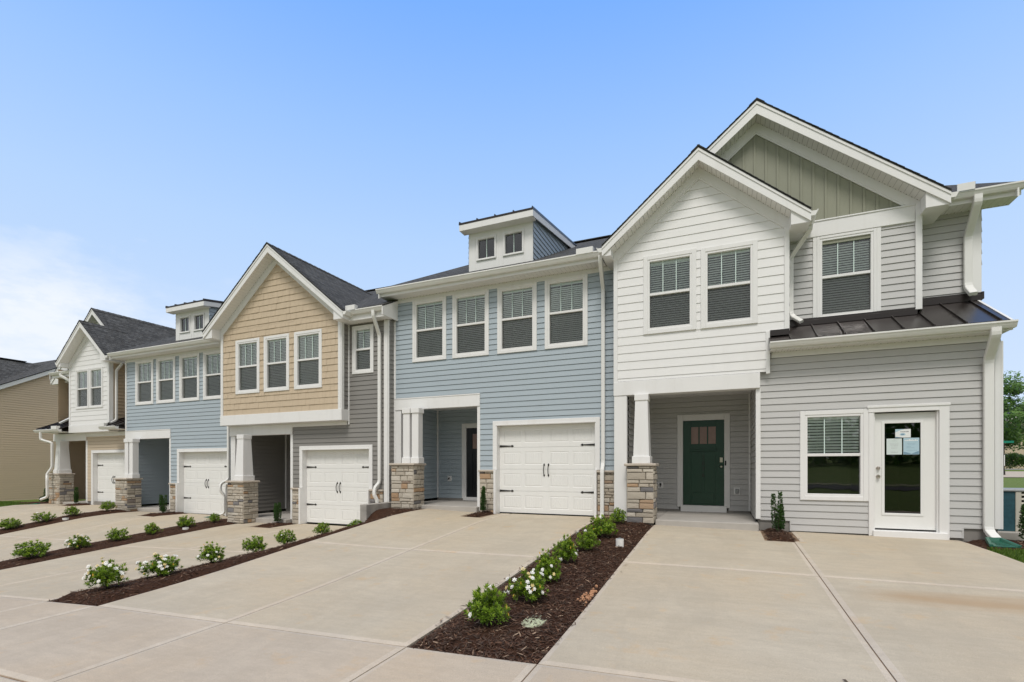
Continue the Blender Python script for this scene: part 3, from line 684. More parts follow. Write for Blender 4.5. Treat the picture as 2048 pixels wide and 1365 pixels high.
# ================================================================== HOUSES
# ---------- white gable townhouse with the green door (right end of the row)
def white_house():
    H = thing('townhouse', 'white gabled townhouse with green front door and glazed side door, right end of the row', 'townhouse', (1, 14, -1.2))
    rg = random.Random(5)
    YL, YB, YU, YF = 10.75, 10.65, 11.15, 11.6
    # lower grey wall
    m = MB()
    siding(m, front(YL), (.62, 4.2), -1.2, 2.2, .127, holes=[(1.33, 2.40, -.60, 1.07), (2.42, 3.52, -1.25, 1.09), (.5, 1.14, -1.3, -1.0), (3.73, 4.3, -1.3, -1.02)], zs=-1.2)
    siding(m, right(4.2), (YL, 22), -1.02, 2.3, .127, zs=-1.2)
    m.build('lower_wall', 'grey_siding', H)
    m = MB(); m.box(.60, 1.135, YL + .02, YL + .12, -1.45, -1.0); m.box(3.735, 4.18, YL + .02, YL + .12, -1.45, -1.02); m.box(1.12, 3.75, YL + .03, YL + .1, -1.45, -1.2); m.box(4.08, 4.18, YL + .1, 22, -1.5, -1.02); m.build('foundation', 'foundation', H)
    m = MB(); m.box(1.14, 1.165, YL - .012, YL + .03, -1.2, -1.0); m.box(3.705, 3.73, YL - .012, YL + .03, -1.2, -1.02); m.box(.64, 1.14, YL - .012, YL + .03, -1.012, -.985); m.box(3.73, 4.1, YL - .012, YL + .03, -1.03, -1.005); m.build('siding_trim', 'grey_siding', H)
    # upper walls
    m = MB(); siding(m, front(YU), (1.0, 3.2), 2.7, 4.47, .1285, holes=[(1.60, 2.62, 2.8, 4.47)], zs=2.86)
    siding(m, front(YF), (3.2, 4.26), 2.95, 4.72, .127); siding(m, right(4.26), (YF, 22), 2.4, 4.72, .127)
    siding(m, right(3.27), (YU, YF), 2.7, 4.72, .127)
    m.build('upper_wall', 'grey_siding', H)
    # green board and batten gable
    m = MB(); xc, sl = .58, .826; zpk = 6.80
    m.face([(-2.1, YU, 4.3), (3.25, YU, 4.3), (3.25, YU, zpk - sl * 2.67), (xc, YU, zpk), (-2.1, YU, zpk - sl * 2.68)])
    x = -1.9
    while x < 3.1:
        zt = zpk - sl * abs(x - xc) - .02
        m.bbox(x - .022, x + .022, YU - .018, YU - .0005, 4.7, zt, .003); x += .205
    m.build('green_gable_panel', 'green_panel', H)
    board(H, 'header_board', 1.0, 3.17, YU - .04, YU - .002, 4.46, 4.765)
    board(H, 'header_ledge', 1.0, 3.17, YU - .055, YU - .041, 4.745, 4.775)
    m = MB(); m.bbox(3.175, 3.275, YU - .045, YU, 2.86, 4.78, .005); m.build('corner_board', 'white_trim', H)
    m = MB(); m.bbox(1.575, 1.64, YU - .03, YU - .001, 2.84, 4.458, .004); m.bbox(2.60, 2.665, YU - .03, YU - .001, 2.86, 4.458, .004); m.build('window_side_board', 'white_trim', H)
    win(H, 1.64, 2.60, 2.86, 4.455, YU, tw=.05, bmul=1)
    corner(H, 4.12, 4.27, YF, 3.06, 4.72)
    # big gable roof + main roof
    gable(H, xc, 3.0, 7.205, .81, 10.8, YU, 15.8, -2.1, 3.24, fh=.24, gut=(False, 11.12), name='gable_roof')
    main_roof(H, -2.13, 4.62, 11.12, 4.86, .5, 17, 'grey_siding', -1.9, 4.262, segs=[(-2.13, 3.2, 11.25), (3.2, 4.62, 11.12)])
    eave(H, 3.60, 4.68, 11.08, YF, 4.85, fr=False)
    splash_guard(H, 3.75, 4.0, 11.06, 4.86)
    # white bay gable
    m = MB(); E0 = ext_gable(-2.105, 1.045, -.467, 5.90, .846, 4.5)
    def EB(z):
        a, b = E0(z); return (a, min(b, .80 if z < 2.62 else 1.045))
    zk = 5.90 - .846 * 1.512
    siding(m, front(YB), EB, 1.84, 5.86, .1765, d=.011, holes=[(-1.54, -.54, 2.80, 4.40), (-.42, .57, 2.80, 4.38)], brk=(2.62, zk, 5.90 - .846 * 1.638), zs=1.90)
    siding(m, right(1.12), (YB, YU), 2.7, 4.6, .1765)
    m.build('bay_wall', 'white_siding', H)
    m = MB(); m.bbox(-2.185, -2.10, YB - .03, YB + .05, 1.82, 4.62, .004); m.bbox(1.04, 1.125, YB - .03, YB + .05, 2.62, 4.62, .004); m.bbox(.73, .80, YB - .03, YB + .02, 1.80, 2.61, .004)
    m.bbox(.80, 1.125, YB - .03, YB + .05, 2.585, 2.625, .004); m.build('corner_board', 'white_trim', H)
    win(H, -1.56, -.52, 2.785, 4.415, YB, tw=.085); win(H, -.437, .587, 2.785, 4.395, YB, tw=.085)
    gable(H, -.467, 1.90, 6.27, .846, 10.31, YB, 13.5, -2.185, 1.12, fh=.235, gut=(11.4, 11.14), name='bay_gable_roof')
    # porch header, post, trims
    board(H, 'porch_header', -2.185, .63, YB - .035, YB + .10, 1.535, 1.83)
    board(H, 'header_end', -2.175, .62, YB + .10, YB + .24, 1.535, 1.80)
    board(H, 'porch_post', -2.175, -1.906, YB - .02, YB + .12, -1.25, 1.534)
    board(H, 'porch_post', .557, .642, YB + .02, YB + .14, -.99, 1.534)
    porch(H, -1.9, .565, YB + .14, 12.75, -1.06, 1.72, 'grey_siding', e=.124, door=(-1.02, .09, -1.1, 1.25))
    ps = MB(); ps.bbox(-1.30, .60, 10.47, 12.76, -1.30, -1.062, .012); ps.box(-1.9, -1.30, 10.95, 12.76, -1.30, -1.066); ps.build('porch_slab', 'slab_concrete', H)
    pier(H, -1.845, -1.345, 10.42, 10.92, -1.14, .035, rg, 1.15)
    column(H, -1.592, 10.68, .09, 1.534, .325, .245)
    # green front door
    t = MB(); Yd = 12.75
    t.bbox(-1.06, -.93, Yd - .035, Yd + .02, -.95, 1.285, .005); t.bbox(-.005, .12, Yd - .035, Yd + .02, -.95, 1.285, .005); t.bbox(-.93, -.005, Yd - .035, Yd + .02, 1.14, 1.285, .005)
    t.bbox(-.98, .05, Yd - .07, Yd + .05, -1.061, -.905, .008); t.build('door_casing', 'white_trim', H)
    d = MB(); yd = Yd + .02; x0, x1, z0, z1 = -.93, -.005, -.90, 1.14
    d.box(x0, x1, yd + .012, yd + .05, z0, z1)
    for a, b_, c, e in ((x0, -.745, z0, z1), (-.188, x1, z0, z1), (-.745, -.188, .985, z1), (-.745, -.188, .44, .572), (-.745, -.188, z0, -.72), (-.50, -.435, -.72, .43), (-.579, -.549, .572, .985), (-.388, -.358, .572, .985)): d.bbox(a, b_, yd - .002, yd + .013, c, e, .003)
    d.bbox(-.77, -.165, yd - .03, yd - .001, .40, .445, .004); d.bbox(-.70, -.23, yd - .006, yd + .012, -.86, -.60, .004)
    do = d.build('front_door', 'green_door', H)
    g = MB(); g.box(-.742, -.19, yd + .006, yd + .0118, .574, .984); g.build('door_lite', 'frosted_lite', do)
    rot = Matrix.Rotation(math.pi / 2, 4, 'X'); off = parent_root(H)
    for i, ch in enumerate('2076'):
        text(ch, .135, 'iron_black', Matrix.Translation(Vector((-.467, yd - .004, .245 - i * .142)) - off) @ rot, do, 'house_number')
    k = MB(); k.bbox(-.105, -.035, yd - .022, yd - .001, .125, .245, .006); k.tube([(-.07, yd - .035, .2), (-.07, yd - .021, .2)], .018, 10); k.build('deadbolt', 'nickel', do)
    k = MB(); k.tube([(-.07, yd - .001, .025), (-.07, yd - .012, .025), (-.07, yd - .03, .025), (-.07, yd - .05, .025), (-.07, yd - .07, .025)], [.033, .033, .014, .030, .02], 12); k.build('door_knob', 'nickel', do)
    k = MB(); k.bbox(.008, .038, Yd - .055, Yd - .034, .055, .165, .004); k.build('doorbell', 'rubber_black', H)
    for x, z, nm in ((-1.452, -.43, 'hose_bib'), (.271, -.545, 'outlet_box')):
        k = MB(); k.bbox(x - .067, x + .067, Yd - .03, Yd, z - .083, z + .083, .004); ko = k.build(nm, 'white_trim', H)
        k = MB()
        if nm == 'hose_bib': k.tube([(x, Yd - .03, z), (x, Yd - .09, z), (x, Yd - .11, z - .04)], [.02, .014, .014], 8); k.tube([(x - .02, Yd - .06, z + .03), (x + .02, Yd - .06, z + .03)], .02, 8)
        else: k.bbox(x - .04, x + .04, Yd - .065, Yd - .029, z - .06, z + .055, .01); k.bbox(x - .02, x + .02, Yd - .072, Yd - .064, z - .04, z + .04, .004)
        k.build('faucet' if nm == 'hose_bib' else 'outlet_cover', 'iron_black' if nm == 'hose_bib' else 'ac_grey', ko)
    # ground-floor window
    w = win(H, 1.31, 2.385, -.605, 1.065, YL, tw=.08, blinds=(.5, 1), bmul=1.2, screen=False)
    # glazed door
    t = MB(); 
    t.bbox(2.385, 2.462, YL - .04, YL + .0, -1.22, .985, .005); t.bbox(3.392, 3.53, YL - .045, YL + .0, -1.235, 1.105, .005); t.bbox(2.375, 3.392, YL - .045, YL, .99, 1.105, .005); t.bbox(2.36, 3.54, YL - .058, YL - .046, 1.07, 1.115, .004)
    t.bbox(2.44, 3.50, YL - .09, YL + .1, -1.235, -1.115, .008); t.bbox(2.455, 2.485, YL, YL + .1, -1.115, .99, .003); t.bbox(3.37, 3.40, YL, YL + .1, -1.115, .99, .003); t.build('door_casing', 'white_trim', H)
    d = MB(); yd = YL + .055; a0, a1, b0, b1 = 2.485, 3.37, -1.085, .975
    gx0, gx1, gz0, gz1 = 2.63, 3.165, -.815, .80
    for q in ((a0, gx0, b0, b1), (gx1, a1, b0, b1), (gx0, gx1, gz1, b1), (gx0, gx1, b0, gz0)): d.box(q[0], q[1], yd, yd + .04, q[2], q[3])
    for (p, q) in (((gx0 - .035, gx0 + .008), (gz0 - .035, gz1 + .035)), ((gx1 - .008, gx1 + .035), (gz0 - .035, gz1 + .035))): d.bbox(p[0], p[1], yd - .012, yd + .001, q[0], q[1], .004)
    d.bbox(gx0 + .008, gx1 - .008, yd - .012, yd + .001, gz1 - .008, gz1 + .035, .004); d.bbox(gx0 + .008, gx1 - .008, yd - .012, yd + .001, gz0 - .035, gz0 + .008, .004)
    d.cur = 1; d.box(a0, a1, yd + .004, yd + .05, -1.115, -1.086)
    d.cur = 2; yb = yd + 1.2
    for q in ([(gx0, yd + .04, gz0), (gx0, yd + .04, gz1), (gx0, yb, gz1), (gx0, yb, gz0)], [(gx1, yd + .04, gz0), (gx1, yd + .04, gz1), (gx1, yb, gz1), (gx1, yb, gz0)], [(gx0, yd + .04, gz1), (gx1, yd + .04, gz1), (gx1, yb, gz1), (gx0, yb, gz1)], [(gx0, yd + .04, gz0), (gx1, yd + .04, gz0), (gx1, yb, gz0), (gx0, yb, gz0)], [(gx0, yb, gz0), (gx1, yb, gz0), (gx1, yb, gz1), (gx0, yb, gz1)]): d.face(q)
    do = d.build('glazed_door', ['white_door', 'rubber_black', 'room_dark'], H)
    g = MB(); g.face([(gx0, yd + .006, gz0), (gx1, yd + .006, gz0), (gx1, yd + .006, gz1), (gx0, yd + .006, gz1)]); g.build('glass', 'door_glass', do)
    for z in (-.005, -.155):
        k = MB(); k.tube([(2.545, yd - .001, z), (2.545, yd - .012, z), (2.545, yd - .03, z), (2.545, yd - .045, z), (2.545, yd - .062, z)], [.033, .033, .016, .028, .018] if z < -.1 else [.032, .032, .02, .02, .005], 12); k.build('door_knob' if z < -.1 else 'deadbolt', 'nickel', do)
    # metal pent roof
    m = MB(); r0, r1, g0, g1 = 10.42, 11.62, 2.365, 3.06; s = (g1 - g0) / (r1 - r0)
    zf = lambda y: g0 + s * (y - r0)
    m.solid([(.775, r0, g0), (4.20, r0, g0), (4.20, r1, g1), (.775, r1, g1), (.775, r0, g0 - .03), (4.20, r0, g0 - .03), (4.20, r1, g1 - .03), (.775, r1, g1 - .03)], [(0, 1, 2, 3), (7, 6, 5, 4), (0, 4, 5, 1), (1, 5, 6, 2), (3, 2, 6, 7), (0, 3, 7, 4)])
    for x in (1.12, 1.545, 1.97, 2.40, 2.82, 3.24, 3.66, 4.09):
        ye = r1 if x > 3.2 else YU
        m.solid([(x - .012, r0 - .004, g0), (x + .012, r0 - .004, g0), (x + .012, ye, zf(ye)), (x - .012, ye, zf(ye)), (x - .008, r0 - .004, g0 + .035), (x + .008, r0 - .004, g0 + .035), (x + .008, ye, zf(ye) + .035), (x - .008, ye, zf(ye) + .035)], [(0, 1, 5, 4), (1, 2, 6, 5), (2, 3, 7, 6), (3, 0, 4, 7), (4, 5, 6, 7)])
    m.box(.775, 4.2, r0 - .012, r0, g0 - .045, g0 + .004)
    m.bbox(.80, 3.20, YU - .06, YU - .002, zf(YU) - .03, zf(YU) + .075, .008); m.bbox(.80, 3.20, YU - .035, YU - .003, zf(YU) + .07, zf(YU) + .12, .006)
    m.bbox(3.29, 4.27, YF - .06, YF - .003, zf(YF) - .03, zf(YF) + .08, .008); m.bbox(3.29, 4.28, YF - .035, YF - .004, zf(YF) + .075, zf(YF) + .13, .006)
    m.box(4.262, 4.30, YF - .05, YF + .5, zf(YF), zf(YF) + .13)
    m.box(.80, 1.12, YB - .045, YB - .001, zf(YB) + .01, zf(YB) + .12)
    ro = m.build('metal_pent_roof', 'bronze_metal', H)
    m = MB(); m.solid([(4.20, r0, g0 + .01), (4.235, r0, g0 + .01), (4.235, r1, g1 + .01), (4.20, r1, g1 + .01), (4.20, r0, g0 - .16), (4.235, r0, g0 - .16), (4.235, r1, g1 - .16), (4.20, r1, g1 - .16)], [(0, 1, 2, 3), (7, 6, 5, 4), (0, 4, 5, 1), (1, 5, 6, 2), (3, 2, 6, 7), (0, 3, 7, 4)]); m.build('rake_trim', 'white_trim', ro)
    eave(H, .775, 4.25, 10.30, YL, 2.335, fr=(.83, 4.1), drop=.12)
    m = MB(); m.bbox(4.125, 4.21, YL - .03, YL + .0, -1.02, 2.1, .004); m.bbox(4.20, 4.235, YL - .03, YL + .1, -1.02, 2.1, .004); m.build('corner_board', 'white_trim', H)
    downspout(H, [(4.0, 10.36, 2.25), (4.0, 10.36, 2.14), (4.03, 10.68, 1.80), (4.03, 10.68, -1.05), (4.06, 10.50, -1.16)], .13, .07)
    downspout(H, [(4.06, 11.14, 4.76), (4.06, 11.14, 4.64), (4.06, 11.53, 4.2), (4.06, 11.53, 3.28), (4.08, 11.36, 3.10)], .12, .07)
    downspout(H, [(1.48, 10.75, 4.56), (1.48, 10.75, 4.48), (1.20, 11.07, 4.12), (1.20, 11.07, 2.98), (1.36, 10.92, 2.80)], .08, .06)
    core(H, -2.15, 4.18, 13.1, 22, -1.6, 4.7)
    m = MB(); m.box(.66, 4.1, 12.4, 13.1, -1.3, 4.6); m.build('inner_wall', 'room_dark', H)
    return H
WH = white_house()

# ---------- blue townhouse template (used twice, with its own meshes)
def blue_house(T, label, seed, dz_dormer=0):
    dx, dy, dz = T
    H = thing('townhouse', label, 'townhouse', (-5.2 + dx, 14 + dy, -1.1 + dz)); rg = random.Random(seed)
    x = lambda v: v + dx
    Y = 11.1 + dy; z = lambda v: v + dz
    if dx: xr = x(-2.45)
    else: xr = -2.19
    m = MB()
    hs = [(x(-8.05), x(-5.70), z(-1.3), z(1.60)), (x(-5.255), x(-2.59), z(-1.3), z(1.14)), (x(-5.7), x(-5.1), z(-1.3), z(-.08)), (x(-2.7), xr + 1, z(-1.3), z(-.08))] + [(x(a) + .02, x(a) + 1.0, z(2.82), z(4.42)) for a in (-7.63, -6.41, -5.142, -3.905)]
    siding(m, front(Y), (x(-8.2), xr), z(-1.1), z(4.56), .1305, holes=hs, zs=z(-1.13))
    m.build('front_wall', 'blue_siding', H)
    m = MB(); m.bbox(x(-8.24), x(-8.17), Y - .03, Y + .04, z(-1.1), z(4.5), .004); m.build('corner_board', 'white_trim', H)
    for a in (-7.63, -6.41, -5.142, -3.905): win(H, x(a), x(a) + 1.035, z(2.80), z(4.445), Y)
    # header, porch
    board(H, 'porch_header', x(-8.20), x(-5.62), Y - .04, Y + .12, z(1.545), z(1.858)); board(H, 'header_ledge', x(-8.205), x(-5.61), Y - .05, Y - .041, z(1.835), z(1.866))
    board(H, 'porch_post', x(-8.20), x(-8.0), Y - .02, Y + .12, z(-.02), z(1.544)); board(H, 'porch_post', x(-5.702), x(-5.62), Y - .02, Y + .12, z(-1.08), z(1.544))
    porch(H, x(-7.985), x(-5.70), Y + .12, 12.9 + dy, z(-.95), z(1.72), 'blue_siding', e=.127, door=(x(-7.06), x(-6.0), z(-1.0), z(1.28)))
    t = MB(); Yd = 12.9 + dy
    t.bbox(x(-7.13), x(-6.985), Yd - .035, Yd + .02, z(-.9), z(1.30), .005); t.bbox(x(-6.05), x(-5.92), Yd - .035, Yd + .02, z(-.9), z(1.30), .005); t.bbox(x(-6.985), x(-6.05), Yd - .035, Yd + .02, z(1.165), z(1.30), .005); t.bbox(x(-7.08), x(-5.97), Yd - .06, Yd + .05, z(-.96), z(-.86), .006); t.build('door_casing', 'white_trim', H)
    d = MB(); d.box(x(-6.985), x(-6.05), Yd + .02, Yd + .06, z(-.86), z(1.165))
    for a, b_, c, e in ((-6.98, -6.80, -.86, 1.16), (-6.23, -6.055, -.86, 1.16), (-6.80, -6.23, 1.0, 1.16), (-6.80, -6.23, .42, .55), (-6.80, -6.23, -.86, -.66), (-6.55, -6.48, -.66, .42)): d.bbox(x(a), x(b_), Yd + .008, Yd + .021, z(c), z(e), .003)
    do = d.build('front_door', 'dark_door', H)
    k = MB(); k.box(x(-6.79), x(-6.24), Yd + .012, Yd + .0195, z(.56), z(.99)); k.build('door_lite', 'frosted_lite', do)
    k = MB(); k.bbox(x(-7.62), x(-7.48), Yd - .03, Yd, z(-.40), z(-.24), .004); ko = k.build('hose_bib', 'white_trim', H)
    k = MB(); k.tube([(x(-7.55), Yd - .03, z(-.31)), (x(-7.55), Yd - .09, z(-.31)), (x(-7.55), Yd - .1, z(-.35))], [.022, .016, .016], 8); k.build('faucet', 'iron_black', ko)
    ps = MB(); ps.bbox(x(-7.35), x(-5.64), Y - .17, Yd + .01, z(-1.25), z(-.97), .012); ps.box(x(-7.99), x(-7.352), Y - .0, Yd + .01, z(-1.25), z(-.974)); ps.build('porch_slab', 'slab_concrete', H)
    pier(H, x(-7.92), x(-7.28), 10.60 + dy, 11.08 + dy, z(-1.12), z(.06), rg)
    column(H, x(-7.60), 10.86 + dy, z(.115), z(1.544), .20, .20, .045); column(H, x(-7.33), 10.86 + dy, z(.115), z(1.544), .20, .20, .045)
    garage(H, x(-5.15), x(-2.70), z(-1.105), z(1.035), Y, z(-.05))
    wainscot(H, x(-5.618), x(-5.206), Y, z(-1.13), z(-.10), rg); wainscot(H, x(-2.644), xr if dx else -2.2, Y, z(-1.15), z(-.11), rg)
    # eave and roof
    xe = x(-2.42) if not dx else x(-1.92)
    eave(H, x(-8.45), xe, 10.58 + dy, Y, z(4.70), fr=(x(-8.2), xr))
    main_roof(H, x(-8.42), x(-2.2) if not dx else x(-1.9), 10.64 + dy, z(4.715), .505, 17, 'blue_siding', x(-8.1), x(-2.35))
    # shed dormer
    D = x(0) + (.37 if dx else 0); yd = 11.3 + dy; za, zb = z(4.98) + dz_dormer, z(6.10) + dz_dormer; a, b_ = D - 6.05, D - 4.285
    m = MB(); siding(m, front(yd), (a, b_), za, zb, 5, d=0, holes=[(D - 5.83 + .02 + i * .75, D - 5.83 + .54 + i * .75, z(5.29) + dz_dormer, z(5.845) + dz_dormer) for i in (0, 1)])
    for q in (a + .2, (a + b_) / 2 - .03, (a + b_) / 2 + .09, b_ - .01): m.bbox(q - .012, q + .0, yd - .006, yd - .0005, za + .02, zb - .02, .001)
    dm = m.build('dormer', 'white_trim', H)
    pr = .505; sp = .17; y1 = yd + (zb - za) / (pr - sp) + .25
    for side, mp in ((b_, right(b_)), (a, leftw(a))):
        s = MB(); siding(s, mp, lambda zz: (yd + (max(0, (zz - zb) / sp) if zz > zb else 0), min(yd + (zz - za) / pr + .15, y1)), za, zb + sp * 2.6, .13, brk=(zb,), zs=za)
        s.build('dormer_side_wall', 'blue_siding', dm)
    s = MB(); q0, q1 = a - .15, b_ + .10; zt = zb + .10
    s.solid([(q0, yd - .27, zt - .045), (q1, yd - .27, zt - .045), (q1, y1 + .3, zt - .045 + sp * (y1 + .57 - yd)), (q0, y1 + .3, zt - .045 + sp * (y1 + .57 - yd)), (q0, yd - .27, zt + .0), (q1, yd - .27, zt + .0), (q1, y1 + .3, zt + sp * (y1 + .57 - yd)), (q0, y1 + .3, zt + sp * (y1 + .57 - yd))], [(0, 1, 2, 3), (7, 6, 5, 4), (0, 4, 5, 1), (1, 5, 6, 2), (3, 2, 6, 7), (0, 3, 7, 4)])
    n = 4
    for i in range(n + 1):
        xx = q0 + .02 + (q1 - q0 - .04) * i / n; s.solid([(xx - .012, yd - .275, zt), (xx + .012, yd - .275, zt), (xx + .012, y1, zt + sp * (y1 - yd + .27)), (xx - .012, y1, zt + sp * (y1 - yd + .27)), (xx - .008, yd - .275, zt + .035), (xx + .008, yd - .275, zt + .035), (xx + .008, y1, zt + .035 + sp * (y1 - yd + .27)), (xx - .008, y1, zt + .035 + sp * (y1 - yd + .27))], [(0, 1, 5, 4), (1, 2, 6, 5), (2, 3, 7, 6), (3, 0, 4, 7), (4, 5, 6, 7)])
    s.build('dormer_roof', 'bronze_metal', dm)
    s = MB(); s.bbox(q0 + .01, q1 - .01, yd - .262, yd - .24, zt - .20, zt - .046, .004)
    s.solid([(q1 - .03, yd - .26, zt - .20), (q1 - .005, yd - .26, zt - .20), (q1 - .005, y1, zt - .20 + sp * (y1 - yd + .26)), (q1 - .03, y1, zt - .20 + sp * (y1 - yd + .26)), (q1 - .03, yd - .26, zt - .046), (q1 - .005, yd - .26, zt - .046), (q1 - .005, y1, zt - .046 + sp * (y1 - yd + .26)), (q1 - .03, y1, zt - .046 + sp * (y1 - yd + .26))], [(0, 1, 2, 3), (7, 6, 5, 4), (0, 4, 5, 1), (1, 5, 6, 2), (3, 2, 6, 7), (0, 3, 7, 4)]); s.build('dormer_fascia', 'white_trim', dm)
    s = MB(); s.box(q0 + .02, q1 - .03, yd - .24, yd, zt - .20, zt - .17); s.build('dormer_soffit', 'soffit_white', dm)
    for w0 in (D - 5.83, D - 5.08):
        ww = win(dm, w0, w0 + .56, z(5.275) + dz_dormer, z(5.86) + dz_dormer, yd - .0, mullions=1, blinds=None, mid=False, tw=.034, fr=.016, screen=False)
    if not dx:
        downspout(H, [(-2.475, 10.64, 4.60), (-2.475, 10.64, 4.46), (-2.50, 11.03, 4.0), (-2.50, 11.03, .10), (-2.50, 10.93, -.04), (-2.50, 10.93, -1.08), (-2.53, 10.80, -1.16)], .085, .065)
        splash_guard(H, -3.0, -2.62, 10.57, 4.70)
    else:
        downspout(H, [(-14.98, 11.30, z(4.5)), (-14.98, 11.30, z(.10)), (-15.08, 11.10, z(-.03)), (-15.08, 11.08, z(-.25)), (-15.02, 11.18, z(-.4)), (-15.02, 11.18, z(-1.0)), (-15.25, 11.0, z(-1.1))], .08, .065)
    core(H, x(-8.15), (x(-2.2) if dx else -2.2), 13.2 + dy, 22, z(-1.6), z(4.6))
    m = MB(); m.box(x(-5.6), x(-2.3), 12.4 + dy, 13.2 + dy, z(-1.2), z(4.5)); m.build('inner_wall', 'room_dark', H)
    return H
blue_house((0, 0, 0), 'blue sided townhouse with four upper windows, next to the white gabled one', 21)
blue_house((-12.42, .30, -.49), 'blue sided townhouse farther down the row, left of the tan shingled gable', 22, 0)

# ---------- tan shake gable townhouse
def tan_house():
    H = thing('townhouse', 'townhouse with a tan shake gable over charcoal siding, between the two blue ones', 'townhouse', (-11.3, 14, -1.6)); rg = random.Random(31)
    Y, YB = 10.88, 10.60
    m = MB()
    siding(m, front(Y), (-14.3, -8.23), -1.6, 1.33, .1285, holes=[(-14.1, -11.72, -1.7, 1.02), (-11.39, -8.77, -1.7, .62), (-11.7, -11.2, -1.7, -.60), (-8.9, -8.36, -1.7, -.60)], zs=-1.6)
    siding(m, front(Y), (-9.62, -8.23), 1.33, 4.1, .1285, holes=[(-9.44, -8.755, 2.60, 3.88)], zs=-1.6)
    siding(m, right(-8.225), (Y, 11.14), -1.0, 4.2, .1285, zs=-1.6); siding(m, right(-9.60), (YB, Y), 1.6, 4.05, .1285)
    m.build('charcoal_wall', 'charcoal_siding', H)
    m = MB(); m.bbox(-8.385, -8.27, Y - .032, Y + .0, -.96, 3.95, .004); m.bbox(-8.262, -8.225, Y - .032, Y + .05, -.96, 3.95, .004); m.bbox(-8.22, -8.19, 11.06, 11.1, -.96, 3.95, .003); m.build('corner_board', 'white_trim', H)
    m = MB(); zk = 6.075; E = ext_gable(-14.27, -9.70, -12.0, zk, .82, 4)
    siding(m, front(YB), E, 1.60, 6.04, .178, d=.016, holes=[(-13.69, -12.71, 2.25, 3.86), (-12.50, -11.53, 2.25, 3.86), (-11.30, -10.30, 2.25, 3.86)], brk=(zk - .82 * 2.27, zk - .82 * 2.3), shake=.14, zs=1.6)
    m.build('shake_wall', 'tan_shake', H)
    m = MB(); m.bbox(-14.37, -14.27, YB - .03, YB + .05, 1.60, 4.1, .004); m.bbox(-9.705, -9.605, YB - .03, YB + .0, 1.60, 4.05, .004); m.bbox(-9.600, -9.57, YB - .03, YB + .07, 1.60, 4.05, .004); m.bbox(-9.595, -9.56, Y - .04, Y - .004, 1.2, 4.0, .003); m.build('corner_board', 'white_trim', H)
    m = MB(); m.bbox(-14.38, -9.61, YB - .04, YB - .001, 1.30, 1.605, .006); m.bbox(-9.609, -9.57, YB - .04, Y, 1.30, 1.605, .004); m.box(-14.36, -9.62, YB + .001, Y, 1.30, 1.34); m.build('band_board', 'white_trim', H)
    m = MB(); m.bbox(-11.68, -9.64, Y - .03, Y - .001, 1.195, 1.299, .004); m.build('frieze_board', 'white_trim', H)
    for a, b_ in ((-13.705, -12.696), (-12.515, -11.51), (-11.312, -10.285)): win(H, a, b_, 2.235, 3.87, YB)
    win(H, -9.463, -8.736, 2.58, 3.90, Y, mullions=1)
    gable(H, -12.0, 2.74, 6.42, .82, 10.26, YB, 16, -14.37, -9.60, fh=.23, gut=(11.5, 10.6), name='gable_roof')
    # eave between gable and blue house
    eave(H, -9.30, -8.12, 10.42, Y, 4.20, fr=False, drop=.24)
    m = MB(); m.prism([(10.44, 3.965), (11.09, 3.965), (11.09, 4.50), (10.44, 4.175)], 'x', -8.14, -8.105); m.build('eave_end_board', 'white_trim', H)
    splash_guard(H, -9.3, -8.98, 10.40, 4.21)
    main_roof(H, -14.5, -8.10, 10.47, 4.235, .5, 17, 'charcoal_siding', -14.3, -8.23, segs=[(-14.5, -9.7, 10.75), (-9.7, -8.10, 10.47)])
    # porch
    board(H, 'porch_header', -14.33, -11.68, Y - .04, Y + .12, .99, 1.298)
    board(H, 'porch_post', -14.30, -14.10, Y - .02, Y + .12, -.42, .988); board(H, 'porch_post', -11.77, -11.675, Y - .02, Y + .12, -1.55, .988)
    porch(H, -14.02, -11.76, Y + .12, 12.75, -1.47, 1.2, 'charcoal_siding', door=(-13.0, -11.95, -1.5, .75))
    d = MB(); d.box(-13.0, -11.95, 12.78, 12.84, -1.41, .75); d.build('front_door', 'dark_door', H)
    t = MB(); t.bbox(-13.1, -12.98, 12.715, 12.77, -1.41, .86, .005); t.bbox(-11.97, -11.85, 12.715, 12.77, -1.41, .86, .005); t.bbox(-12.98, -11.97, 12.715, 12.77, .74, .86, .005); t.build('door_casing', 'white_trim', H)
    ps = MB(); ps.bbox(-12.95, -11.70, 10.62, 12.76, -1.75, -1.50, .012); ps.box(-14.03, -12.952, 10.8, 12.76, -1.75, -1.504); ps.build('porch_slab', 'slab_concrete', H)
    pier(H, -13.55, -12.93, 10.22, 10.72, -1.62, -.44, rg)
    column(H, -13.24, 10.50, -.385, .988, .36, .25)
    garage(H, -11.29, -8.885, -1.60, .512, Y, -.585)
    wainscot(H, -11.672, -11.348, Y, -1.64, -.635, rg); wainscot(H, -8.828, -8.40, Y, -1.64, -.635, rg)
    downspout(H, [(-8.44, 10.48, 4.12), (-8.44, 10.48, 3.98), (-8.49, 10.80, 3.55), (-8.49, 10.80, -.40), (-8.56, 10.70, -.52), (-8.56, 10.66, -.72), (-8.50, 10.72, -.86), (-8.50, 10.72, -1.3)], .085, .065)
    core(H, -14.1, -8.3, 13.1, 22, -2.0, 4.1)
    m = MB(); m.box(-11.6, -8.35, 12.3, 13.1, -1.6, 4.0); m.build('inner_wall', 'room_dark', H)
tan_house()

